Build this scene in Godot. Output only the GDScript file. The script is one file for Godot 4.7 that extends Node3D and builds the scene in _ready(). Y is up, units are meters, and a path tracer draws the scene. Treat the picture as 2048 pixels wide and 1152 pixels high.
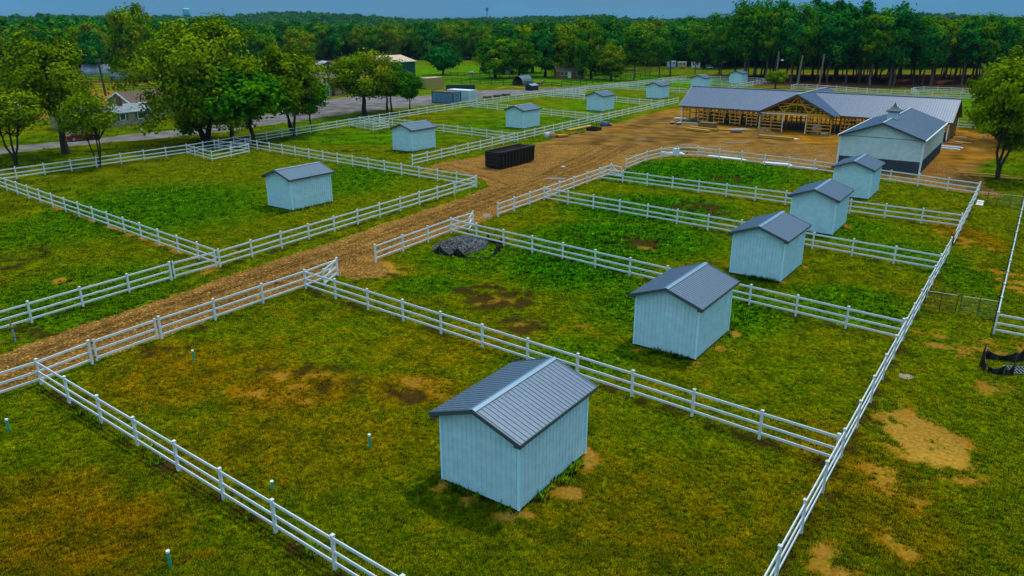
extends Node3D
# A paddock yard seen from a drone: metres, y up, ground at y = 0.

class Mb:
	var v := PackedVector3Array()
	var n := PackedVector3Array()
	var c := PackedColorArray()
	var u := PackedVector2Array()
	var col := Color(1, 1, 1)
	var tint := false
	var x := Transform3D.IDENTITY

	func tri_n(a: Vector3, b: Vector3, d: Vector3, na: Vector3, nb: Vector3, nd: Vector3) -> void:
		v.append(x * a); v.append(x * d); v.append(x * b)
		n.append(x.basis * na); n.append(x.basis * nd); n.append(x.basis * nb)
		if tint:
			c.append(col); c.append(col); c.append(col)

	func tri(a: Vector3, b: Vector3, d: Vector3) -> void:
		var m := (b - a).cross(d - a).normalized()
		tri_n(a, b, d, m, m, m)

	func quad(a: Vector3, b: Vector3, d: Vector3, e: Vector3) -> void:
		tri(a, b, d)
		tri(a, d, e)

	func hexa(p: Array) -> void:   # 0-3 bottom ring counter-clockwise from above, 4-7 top ring
		quad(p[3], p[2], p[1], p[0])
		quad(p[4], p[5], p[6], p[7])
		for i in 4:
			var j := (i + 1) % 4
			quad(p[i], p[j], p[j + 4], p[i + 4])

	func box(lo: Vector3, hi: Vector3) -> void:
		hexa([Vector3(lo.x, lo.y, hi.z), Vector3(hi.x, lo.y, hi.z), Vector3(hi.x, lo.y, lo.z), Vector3(lo.x, lo.y, lo.z),
			Vector3(lo.x, hi.y, hi.z), Vector3(hi.x, hi.y, hi.z), Vector3(hi.x, hi.y, lo.z), Vector3(lo.x, hi.y, lo.z)])

	func bar(p: Vector3, q: Vector3, w: float, h: float) -> void:   # w across, h upwards
		var d := (q - p).normalized()
		var s := d.cross(Vector3.UP)
		s = Vector3.RIGHT if s.length() < 0.01 else s.normalized()
		var t := s.cross(d).normalized() * h / 2
		s *= w / 2
		hexa([p - s - t, p + s - t, q + s - t, q - s - t, p - s + t, p + s + t, q + s + t, q - s + t])

	func tube(pts: Array, rad: Array, sides := 8, cap := true) -> void:
		var rings := []
		var side := Vector3.ZERO
		for i in pts.size():
			var d: Vector3 = (pts[mini(i + 1, pts.size() - 1)] - pts[maxi(i - 1, 0)]).normalized()
			if side == Vector3.ZERO:
				side = d.cross(Vector3(0.31, 0.2, 0.93)).normalized()
			side = (side - d * side.dot(d)).normalized()
			var up := d.cross(side)
			var ring := []
			for k in sides:
				var a := TAU * k / sides
				ring.append(side * cos(a) + up * sin(a))
			rings.append(ring)
		for i in pts.size() - 1:
			for k in sides:
				var j := (k + 1) % sides
				var a: Vector3 = rings[i][k]
				var b: Vector3 = rings[i][j]
				var d: Vector3 = rings[i + 1][j]
				var e: Vector3 = rings[i + 1][k]
				var pa: Vector3 = pts[i] + a * rad[i]
				var pd: Vector3 = pts[i + 1] + d * rad[i + 1]
				tri_n(pa, pts[i] + b * rad[i], pd, a, b, d)
				tri_n(pa, pd, pts[i + 1] + e * rad[i + 1], a, d, e)
		if cap:
			for w in [0, pts.size() - 1]:
				for k in sides:
					var j := (k + 1) % sides
					if w:
						tri(pts[w], pts[w] + rings[w][k] * rad[w], pts[w] + rings[w][j] * rad[w])
					else:
						tri(pts[w], pts[w] + rings[w][j] * rad[w], pts[w] + rings[w][k] * rad[w])

	func prism(poly: PackedVector2Array, z0: float, z1: float) -> void:   # outline in xy, counter-clockwise, pulled along z
		var ix := Geometry2D.triangulate_polygon(poly)
		for i in range(0, ix.size(), 3):
			var a := poly[ix[i]]; var b := poly[ix[i + 1]]; var d := poly[ix[i + 2]]
			if (b - a).cross(d - a) < 0:
				var t := b; b = d; d = t
			tri(Vector3(a.x, a.y, z1), Vector3(b.x, b.y, z1), Vector3(d.x, d.y, z1))
			tri(Vector3(a.x, a.y, z0), Vector3(d.x, d.y, z0), Vector3(b.x, b.y, z0))
		for i in poly.size():
			var p := poly[i]; var q := poly[(i + 1) % poly.size()]
			quad(Vector3(p.x, p.y, z0), Vector3(q.x, q.y, z0), Vector3(q.x, q.y, z1), Vector3(p.x, p.y, z1))

	func ribs(o: Vector3, uu: Vector3, vv: Vector3, w: float, lo: Callable, hi: Callable, pitch: float, rw: float, rh: float) -> void:
		# a sheet of metal in the plane o + uu * s + vv * t, folded into ribs that run along vv; lo and hi give its ends at s
		var nn := uu.cross(vv).normalized()
		var xs := [0.0]
		var hs := [0.0]
		var k := 0
		while true:
			var s := pitch * (k + 0.5)
			if s + rw > w:
				break
			for q in [[s - rw, 0.0], [s - rw * 0.45, rh], [s + rw * 0.45, rh], [s + rw, 0.0]]:
				xs.append(q[0]); hs.append(q[1])
			k += 1
		xs.append(w); hs.append(0.0)
		for i in xs.size() - 1:
			if xs[i + 1] - xs[i] < 0.0005:
				continue
			var a: Vector3 = o + uu * xs[i] + nn * hs[i]
			var b: Vector3 = o + uu * xs[i + 1] + nn * hs[i + 1]
			quad(a + vv * lo.call(xs[i]), b + vv * lo.call(xs[i + 1]), b + vv * hi.call(xs[i + 1]), a + vv * hi.call(xs[i]))

	func mesh(m: Material = null) -> ArrayMesh:
		var a := []
		a.resize(Mesh.ARRAY_MAX)
		a[Mesh.ARRAY_VERTEX] = v
		a[Mesh.ARRAY_NORMAL] = n
		if tint:
			a[Mesh.ARRAY_COLOR] = c
		if u.size():
			a[Mesh.ARRAY_TEX_UV] = u
		var r := ArrayMesh.new()
		r.add_surface_from_arrays(Mesh.PRIMITIVE_TRIANGLES, a)
		if m:
			r.surface_set_material(0, m)
		return r

var rng := RandomNumberGenerator.new()
var taken := {}
var tex := {}
var made := {}

func rf(a: float, b: float) -> float:
	return rng.randf_range(a, b)

func hang(parent: Node, o: Node3D, called: String) -> void:
	var key := str(parent.get_instance_id()) + called
	var k: int = taken.get(key, 0)
	taken[key] = k + 1
	o.name = called if k == 0 else "%s_%03d" % [called, k]
	parent.add_child(o, true)

func tag(o: Node, label: String, category: String, group := "", kind := "") -> Node:
	o.set_meta("label", label)
	if category != "":
		o.set_meta("category", category)
	if group != "":
		o.set_meta("group", group)
	if kind != "":
		o.set_meta("kind", kind)
	return o

func thing(called: String, label: String, category: String, at := Vector3.ZERO, turn := 0.0, group := "") -> Node3D:
	var o := Node3D.new()
	o.position = at
	o.rotation.y = turn
	hang(self, o, called)
	tag(o, label, category, group)
	return o

func part(parent: Node, called: String, what, m: Material = null, at := Transform3D.IDENTITY, label := "") -> MeshInstance3D:
	var o := MeshInstance3D.new()
	o.mesh = what.mesh() if what is Mb else what
	o.transform = at
	if m:
		for i in o.mesh.get_surface_count():
			o.set_surface_override_material(i, m)
	hang(parent, o, called)
	if label != "":
		o.set_meta("label", label)
	return o

func ground_piece(called: String, what, m: Material) -> MeshInstance3D:
	var o := part(self, called, what, m)
	o.set_meta("kind", "structure")
	return o

func copy(o: Node3D, label: String, at: Vector3, turn := 0.0, size := Vector3.ONE) -> Node3D:
	var called := String(o.name)
	if called.right(4).left(1) == "_" and called.right(3).is_valid_int():
		called = called.left(-4)
	var r: Node3D = o.duplicate()
	hang(self, r, called)
	r.position = at
	r.rotation.y = turn
	r.scale = size
	if label != "":
		r.set_meta("label", label)
	return r

# ------------------------------------------------------------------ textures and materials
func noise(seed: int, freq: float, octaves := 3, kind := FastNoiseLite.TYPE_SIMPLEX_SMOOTH) -> FastNoiseLite:
	var f := FastNoiseLite.new()
	f.seed = seed
	f.frequency = freq
	f.noise_type = kind
	f.fractal_octaves = octaves
	return f

func grey(seed: int, size: int, freq: float, octaves: int, lo: float, hi: float, stretch := 1) -> ImageTexture:
	var im := noise(seed, freq, octaves).get_seamless_image(size, size)
	im.convert(Image.FORMAT_L8)
	if stretch > 1:
		im.resize(size, size / stretch, Image.INTERPOLATE_LANCZOS)
		var whole := Image.create(size, size, false, Image.FORMAT_L8)
		for k in stretch:
			whole.blit_rect(im, Rect2i(0, 0, size, size / stretch), Vector2i(0, k * size / stretch))
		im = whole
	var d := im.get_data()
	for i in d.size():
		d[i] = int(255.0 * lerpf(lo, hi, d[i] / 255.0))
	return ImageTexture.create_from_image(Image.create_from_data(size, size, false, Image.FORMAT_L8, d))

func mat(hex: String, rough := 0.8, metal := 0.0, pattern := "", scale := 1.0, spec := 0.5) -> StandardMaterial3D:
	var key := "%s %s %s %s %s %s" % [hex, rough, metal, pattern, scale, spec]
	if made.has(key):
		return made[key]
	var m := StandardMaterial3D.new()
	m.albedo_color = Color(hex)
	m.roughness = rough
	m.metallic = metal
	m.metallic_specular = spec
	if pattern != "":
		m.albedo_texture = tex[pattern]
		m.uv1_triplanar = true
		m.uv1_world_triplanar = true
		m.uv1_scale = Vector3.ONE * scale
	made[key] = m
	return m

# ------------------------------------------------------------------ masks painted in plan
func fill(mask: PackedByteArray, size: int, org: Vector2, span: float, poly: PackedVector2Array, value := 255) -> void:
	var k := size / span
	for y in size:
		var z := org.y + (y + 0.5) / k
		var cuts := []
		for i in poly.size():
			var a := poly[i]; var b := poly[(i + 1) % poly.size()]
			if (a.y <= z) != (b.y <= z):
				cuts.append(a.x + (z - a.y) / (b.y - a.y) * (b.x - a.x))
		cuts.sort()
		for i in range(0, cuts.size() - 1, 2):
			for px in range(maxi(0, int(ceil((cuts[i] - org.x) * k))), mini(size, int((cuts[i + 1] - org.x) * k))):
				mask[y * size + px] = value

func dab(mask: PackedByteArray, size: int, org: Vector2, span: float, cx: float, cz: float, rx: float, rz: float, much: float, turn := 0.0) -> void:
	var k := size / span
	var r := maxf(rx, rz) * 1.3
	var ct := cos(turn); var st := sin(turn)
	for py in range(maxi(0, int((cz - r - org.y) * k)), mini(size, int((cz + r - org.y) * k) + 1)):
		for px in range(maxi(0, int((cx - r - org.x) * k)), mini(size, int((cx + r - org.x) * k) + 1)):
			var dx := org.x + (px + 0.5) / k - cx
			var dz := org.y + (py + 0.5) / k - cz
			var ex := (dx * ct + dz * st) / rx
			var ez := (dz * ct - dx * st) / rz
			var q := ex * ex + ez * ez
			if q < 1.69:
				var w := clampf(1.25 - q * 0.74, 0.0, 1.0) * much * 255.0
				var at := py * size + px
				mask[at] = maxi(mask[at], int(w))

func streak(mask: PackedByteArray, size: int, org: Vector2, span: float, a: Vector2, b: Vector2, wide: float, much: float) -> void:
	var count := int(a.distance_to(b) / (wide * 0.8)) + 1
	for i in count + 1:
		var p := a.lerp(b, float(i) / count) + Vector2(rf(-1, 1), rf(-1, 1)) * wide * 0.25
		dab(mask, size, org, span, p.x, p.y, wide * rf(0.6, 1.2), wide * rf(0.6, 1.2), much * rf(0.55, 1.0))

func grown(mask: PackedByteArray, size: int, to: int) -> PackedByteArray:
	var im := Image.create_from_data(size, size, false, Image.FORMAT_L8, mask)
	im.resize(to, to, Image.INTERPOLATE_CUBIC)
	return im.get_data()

# ------------------------------------------------------------------ plan of the place, in metres
const IN := Vector2(-36, -90)      # near field of the ground: 80 m square
const IN_SPAN := 80.0
const OUT := Vector2(-140, -320)   # far field: 290 m square
const OUT_SPAN := 290.0
const T1 := 1536
const T2 := 1024
const DIRT := [Vector2(-30,-13),Vector2(-26.4,-22.5),Vector2(-22.6,-28.4),Vector2(-22.3,-30.2),Vector2(-21.5,-31.7),Vector2(-20.6,-33.5),Vector2(-19.7,-34.7),Vector2(-18.7,-36.5),Vector2(-17.4,-38.6),Vector2(-16.5,-40.7),Vector2(-15.1,-42.6),Vector2(-14.2,-44.4),Vector2(-11.9,-48.1),Vector2(-9.4,-52.7),Vector2(-7.2,-56.5),Vector2(-4.1,-61.5),Vector2(-2.1,-65.9),Vector2(-2.6,-68.4),Vector2(-4,-70.8),Vector2(-5.5,-72.6),Vector2(-7.9,-75.4),Vector2(-8.4,-76.8),Vector2(-7.1,-78.4),Vector2(-4.7,-80.9),Vector2(-2.6,-83.5),Vector2(0.3,-87.6),Vector2(2.4,-91.4),Vector2(4.5,-94.9),Vector2(6.3,-97.1),Vector2(7.9,-100.9),Vector2(9.9,-104.1),Vector2(12.7,-108.3),Vector2(15.9,-113.7),Vector2(17.9,-116.8),Vector2(19.2,-119.3),Vector2(22.9,-125.8),Vector2(26,-130.5),Vector2(36,-132),Vector2(48,-122),Vector2(60,-108.5),Vector2(66,-101),Vector2(60,-91),Vector2(57.2,-86.4),Vector2(52,-80),Vector2(47.5,-75.5),Vector2(44.9,-71.4),Vector2(42.2,-66.4),Vector2(41.3,-62.4),Vector2(39.9,-60.6),Vector2(39.4,-62.4),Vector2(37.9,-63.6),Vector2(36.6,-65.9),Vector2(35,-69.2),Vector2(29.8,-74.2),Vector2(26.1,-77.9),Vector2(22.3,-81),Vector2(17.8,-82.2),Vector2(14,-79.1),Vector2(11.6,-74.4),Vector2(10.2,-72.3),Vector2(9.2,-71.2),Vector2(7,-67.7),Vector2(3.9,-63),Vector2(1.6,-59.1),Vector2(-0.1,-56.4),Vector2(-1.4,-54.2),Vector2(-2.8,-52.2),Vector2(-4.2,-50.2),Vector2(-5.6,-47.9),Vector2(-6.9,-45.6),Vector2(-8,-43.5),Vector2(-6.8,-41.9),Vector2(-7.3,-40.5),Vector2(-8.9,-40),Vector2(-9.9,-40.9),Vector2(-11.2,-39),Vector2(-12.2,-37.6),Vector2(-13.5,-35.5),Vector2(-14.8,-33.5),Vector2(-16.2,-31.5),Vector2(-17.9,-29),Vector2(-19.2,-27),Vector2(-20.7,-24.8),Vector2(-25.5,-12)]
const ROAD := [Vector2(-70,-71),Vector2(-61,-85),Vector2(-58.5,-89.4),Vector2(-56.4,-92.6),Vector2(-52.4,-96.5),Vector2(-47.7,-101.6),Vector2(-42,-109),Vector2(-39.4,-118),Vector2(-38.6,-133),Vector2(-36.5,-146),Vector2(-31.5,-154.4),Vector2(-18.5,-155.5),Vector2(-8,-168.6),Vector2(-0.1,-170),Vector2(8.4,-174.4),Vector2(18.2,-182.9),Vector2(28.9,-193),Vector2(39.2,-204.4),Vector2(50.9,-216.1),Vector2(49.2,-209.5),Vector2(38.2,-196.6),Vector2(27.6,-184.5),Vector2(17.1,-173),Vector2(7.4,-162.6),Vector2(-0.6,-153.5),Vector2(-6.2,-147.5),Vector2(-9.6,-142.5),Vector2(-15.8,-135.2),Vector2(-25,-124.3),Vector2(-30,-114.9),Vector2(-35.2,-107.3),Vector2(-38,-101),Vector2(-44.6,-94.7),Vector2(-49.8,-91),Vector2(-53.1,-86.8),Vector2(-55.1,-84),Vector2(-66,-69)]
# kind (0 tan, 1 dark soil, 2 dry, 3 lush), x, z, radii, strength
const PATS := [[2,-8.5,-26.6,2.8,2.1,1.0],[2,-4.0,-26.7,2.1,1.5,0.9],[2,-14.5,-30,2.2,1.6,0.7],[0,-8.3,-27.3,2.0,1.26,0.55],[0,-8.8,-25.9,1.9,1.22,0.55],[1,-9.5,-24.5,1.1,0.66,0.65],[1,-8.8,-28.5,1.87,0.77,0.7],[1,-6.6,-27.1,1.0,1.32,0.6],[0,-3.8,-27.1,1.79,1.32,0.55],
[1,-4.1,-26.2,1.16,0.92,0.65],[1,-2.4,-25.8,0.76,0.81,0.5],[1,-0.6,-36.9,2.21,1.5,1.0],[0,-1.0,-36.7,1.17,0.75,0.55],[1,-1.7,-38.5,1.61,0.98,0.9],[1,0.6,-33.6,1.2,1.27,0.9],
[0,0.4,-33.3,0.36,0.38,0.8],[1,8.5,-47.6,1.56,1.79,1.0],[0,8.7,-46.4,0.79,0.57,0.7],[1,14.5,-57.9,2.15,2.05,1.0],[1,15.4,-56.2,1.33,1.46,0.8],[1,20.4,-69.4,1.85,1.67,0.9],
[1,4.3,-49.7,1.36,1.04,0.6],[0,-8.0,-42.0,1.8,1.71,1.0],[1,-7.2,-40.8,1.13,0.54,0.8],[0,14.2,-22.8,1.45,2.45,1.0],[0,12.1,-20.4,0.94,1.37,0.6],[0,10.7,-17.8,0.4,1.43,0.6],
[0,8.5,-16.6,0.66,0.89,0.7],[0,20.6,-30.5,1.76,1.3,0.7],[0,19.1,-30.9,0.89,0.55,0.6],[0,18.9,-31.0,0.45,0.44,0.9],[0,30.3,-47.4,0.52,3.06,0.6],[0,29.4,-48.6,0.53,3.21,0.5],
[0,3.0,-33.1,1.18,0.56,0.5],[0,19.1,-26.7,0.98,1.07,0.6],[1,13.0,-24.5,0.25,0.92,0.7],[1,11.3,-22.1,0.23,0.78,0.7],[1,8.9,-18.4,0.23,0.82,0.6],[1,7.6,-16.9,0.24,0.81,0.6],
[0,0.1,-18.6,0.66,0.38,1.0],[0,-1.2,-19.3,0.54,0.41,1.0],[0,-2.3,-20.2,0.47,0.44,0.9],[0,1.75,-19.7,0.52,0.52,1.0],[0,2.5,-21.7,0.36,0.79,1.0],[0,1.1,-20.0,0.47,0.38,0.7],
[0,7.9,-29.0,0.55,0.4,1.0],[0,10.3,-32.3,0.33,0.54,1.0],[0,9.2,-30.6,0.35,0.48,0.9],[0,5.6,-30.5,0.44,0.32,0.6],[0,17.3,-42.5,0.23,0.78,0.8],[0,15.1,-39.6,0.22,0.51,0.8],
[0,23.7,-52.1,0.28,0.98,0.7],[1,12.8,-42.0,0.34,0.76,0.6],[1,-29.6,-43.0,1.49,1.39,0.7],[0,-25.0,-40.1,1.12,0.88,0.6],[1,-30.2,-45.6,1.57,1.76,0.5],
[1,-18.3,-85.7,1.42,1.42,0.8],[0,-7.1,-74.0,2.45,2.16,0.8],[0,-17.4,-41.5,1.15,1.3,0.7],[1,-22.2,-32.2,1.38,0.83,0.7],
[1,-14.9,-33.1,0.95,0.5,0.8],[1,-15.4,-30.2,1.31,0.75,0.7],[0,-17.5,-31.1,1.34,0.89,0.8],[2,-11.9,-17.7,2.64,1.95,0.8],[2,-14.2,-19.5,2.11,1.53,0.7],[2,-7.1,-22.5,4.38,2.88,0.5],
[2,-13.6,-27.8,3.22,2.74,0.7],[2,-11.3,-28.6,2.49,2.41,0.5],[2,-2.7,-30.7,4.4,2.71,0.4],[2,10.9,-20.1,1.8,4.17,0.5],[1,-17.3,-33.1,0.95,0.5,0.5],[3,3.7,-43.4,4.17,5.0,1.0],
[3,-0.7,-44.1,4.86,3.11,0.5],[3,17.9,-72.0,8.54,7.12,1.0],[3,10.6,-57.4,6.17,5.01,1.0],[3,27.9,-66.7,2.67,2.22,0.8],[3,7.5,-48.9,5.98,4.96,0.9],[3,13.3,-40.1,1.12,0.88,0.5],
[3,24.0,-46.2,1.91,2.25,0.6],[3,17.2,-36.3,3.06,2.93,0.6],[3,-27.9,-58.1,8.48,8.45,0.7],[3,-22.7,-37.5,4.67,5.36,0.5],[3,-14.9,-69.6,4.59,7.14,0.6],[3,25.5,-42.6,1.75,5.78,0.5],
[3,-4.5,-39.3,2.2,1.68,0.5],[3,2.3,-29.6,2.99,2.04,0.4],[3,22,-52,4,4,0.6],[3,9,-36,5,4,0.7],[3,-33,-52,6,6,0.5],[2,31,-50,1.6,4,0.8],[0,24.6,-30.5,2.2,2.5,0.7],[0,28.5,-37.5,2.2,5,0.6],[2,5,-19,5,3,0.4]]

var near_image: Image
var far_image: Image
var far_bare := PackedByteArray()
var bare := PackedByteArray()     # what keeps grass from growing in the near field
var lush_map := PackedByteArray()
var D1 := Vector3(0.5727, 0, -0.8198)   # along the drive, away from the camera
var D2 := Vector3(0.8198, 0, 0.5727)    # across it, to the right

func paint_near() -> Image:
	var s := 384
	var maps := []
	for k in 6:
		var b := PackedByteArray()
		b.resize(s * s)
		maps.append(b)
	for p in PATS:
		dab(maps[p[0]], s, IN, IN_SPAN, p[1], p[2], p[3], p[4], p[5])
	# worn strips under the fences
	for q in [[-18.7, -27.1, -1.5, -13.7, 0.35, 1], [-11.1, -38.6, 10.4, -21.4, 0.38, 1], [-4.1, -50, 17.5, -31.4, 0.36, 1], [2.6, -60.5, 24.5, -41.5, 0.36, 1], [8.1, -69.1, 31.2, -51.3, 0.34, 1],
		[6.5, -15.4, 27, -44.9, 0.34, 1], [28.5, -47, 38.8, -62, 0.3, 1], [-46, -66.2, -17.3, -42.6, 0.38, 0], [-17, -42.2, -5, -62.4, 0.25, 1], [-24.5, -30.6, -19.2, -39.6, 0.25, 1], [-32, -90, -3.4, -65.6, 0.25, 1]]:
		streak(maps[q[5]], s, IN, IN_SPAN, Vector2(q[0], q[1]), Vector2(q[2], q[3]), q[4], 0.75)
	# wheel marks
	for q in [[-19, -16, -10, -20, 0.16], [-18, -14.8, -9.4, -18.2, 0.16], [-16, -13.8, -8, -17, 0.16], [-11, -31.5, -6, -33.3, 0.13], [-6, -33.3, -3.6, -32, 0.13], [-10.3, -31, -7.5, -31.2, 0.12], [17.5, -32, 20, -29.8, 0.25], [18.4, -33, 21.2, -30.6, 0.25]]:
		streak(maps[0 if q[4] > 0.2 else 2], s, IN, IN_SPAN, Vector2(q[0], q[1]), Vector2(q[2], q[3]), q[4], 0.8)
	fill(maps[4], s, IN, IN_SPAN, PackedVector2Array(DIRT))
	var way := [Vector2(-29, -14), Vector2(-21.5, -27), Vector2(-17, -35), Vector2(-11.2, -44.5), Vector2(-6.5, -52.5), Vector2(-2.2, -60), Vector2(2.5, -68.5), Vector2(8, -78), Vector2(13, -90)]
	for o in [-1.15, -0.5, 0.45, 1.1]:
		for i in way.size() - 1:
			var sd: Vector2 = ((way[i + 1] - way[i]) as Vector2).normalized().orthogonal() * o
			streak(maps[5], s, IN, IN_SPAN, way[i] + sd, way[i + 1] + sd, 0.24, 0.75)
	for q in [[-14.5, -38, -7.5, -41.5], [-8.5, -47, -6.5, -42], [-3, -66, -6, -73], [0, -66, -6.5, -77], [3, -72, 9, -86], [42, -68, 47, -78], [41, -66.5, 44, -75], [44.5, -71, 53, -82]]:
		streak(maps[5], s, IN, IN_SPAN, Vector2(q[0], q[1]), Vector2(q[2], q[3]), 0.22, 0.7)
	var track := grown(maps[5], s, T1)
	var tan_ := grown(maps[0], s, T1)
	var dark := grown(maps[1], s, T1)
	var dry := grown(maps[2], s, T1)
	lush_map = grown(maps[3], s, T1)
	var im4 := Image.create_from_data(s, s, false, Image.FORMAT_L8, maps[4])
	im4.resize(s / 2, s / 2, Image.INTERPOLATE_BILINEAR)
	im4.resize(T1, T1, Image.INTERPOLATE_CUBIC)
	var road := im4.get_data()
	var n1 := noise(3, 0.006, 4).get_image(T1, T1, false, false, false).get_data()
	var n2 := noise(8, 0.035, 4).get_image(T1, T1, false, false, false).get_data()
	var n3 := noise(21, 0.3, 3).get_image(T1, T1, false, false, false).get_data()
	var out := PackedByteArray()
	out.resize(T1 * T1 * 3)
	bare.resize(T1 * T1)
	for i in T1 * T1:
		var a: float = (n1[i] - 128) / 128.0
		var b: float = (n2[i] - 128) / 128.0
		var f: float = (n3[i] - 128) / 128.0
		var w := rng.randf() - 0.5
		f = f * 0.75 + w * 0.5
		var l: float = lush_map[i] / 255.0
		var y: float = clampf(dry[i] / 255.0 * 0.72 + a * 0.14 - l * 0.5 + 0.16 + b * 0.32 + w * 0.5, 0.0, 1.0)
		var g := 1.0 + f * 0.6 + b * 0.22
		var r0 := (87.0 + 44.0 * y - 34.0 * l) * g
		var g0 := (110.0 - 14.0 * y - 2.0 * l) * g
		var b0 := 3.0 * g
		var t := clampf((tan_[i] / 255.0 * 1.12 + b * 0.95 + f * 0.35 + a * 0.15 - 0.5) * 2.3, 0.0, 1.0)
		var d := clampf((dark[i] / 255.0 * 0.9 - b * 1.0 + f * 0.5 - 0.5) * 2.4, 0.0, 0.92)
		var k := clampf((road[i] / 255.0 + b * 0.32 + f * 0.2 - 0.5) * 6.0, 0.0, 1.0)
		var h := 1.0 + f * 0.3 + a * 0.16
		r0 = lerpf(r0, lerpf(118.0, 150.0, tan_[i] / 255.0) * h, t)
		g0 = lerpf(g0, lerpf(78.0, 112.0, tan_[i] / 255.0) * h, t)
		b0 = lerpf(b0, lerpf(12.0, 40.0, tan_[i] / 255.0) * h, t)
		r0 = lerpf(r0, 58.0 * h, d)
		g0 = lerpf(g0, 42.0 * h, d)
		b0 = lerpf(b0, 20.0 * h, d)
		h = 1.0 + f * 0.35 + w * 0.45 + b * 0.16 + a * 0.12 + (0.8 if w > 0.475 else 0.0) - track[i] / 255.0 * 0.3
		r0 = lerpf(r0, 124.0 * h, k)
		g0 = lerpf(g0, 89.0 * h, k)
		b0 = lerpf(b0, 43.0 * h, k)
		out[i * 3] = clampi(int(r0), 0, 255)
		out[i * 3 + 1] = clampi(int(g0), 0, 255)
		out[i * 3 + 2] = clampi(int(b0), 0, 255)
		bare[i] = int(255.0 * maxf(maxf(t * 0.95, d * 0.85), k))
	return Image.create_from_data(T1, T1, false, Image.FORMAT_RGB8, out)

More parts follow.
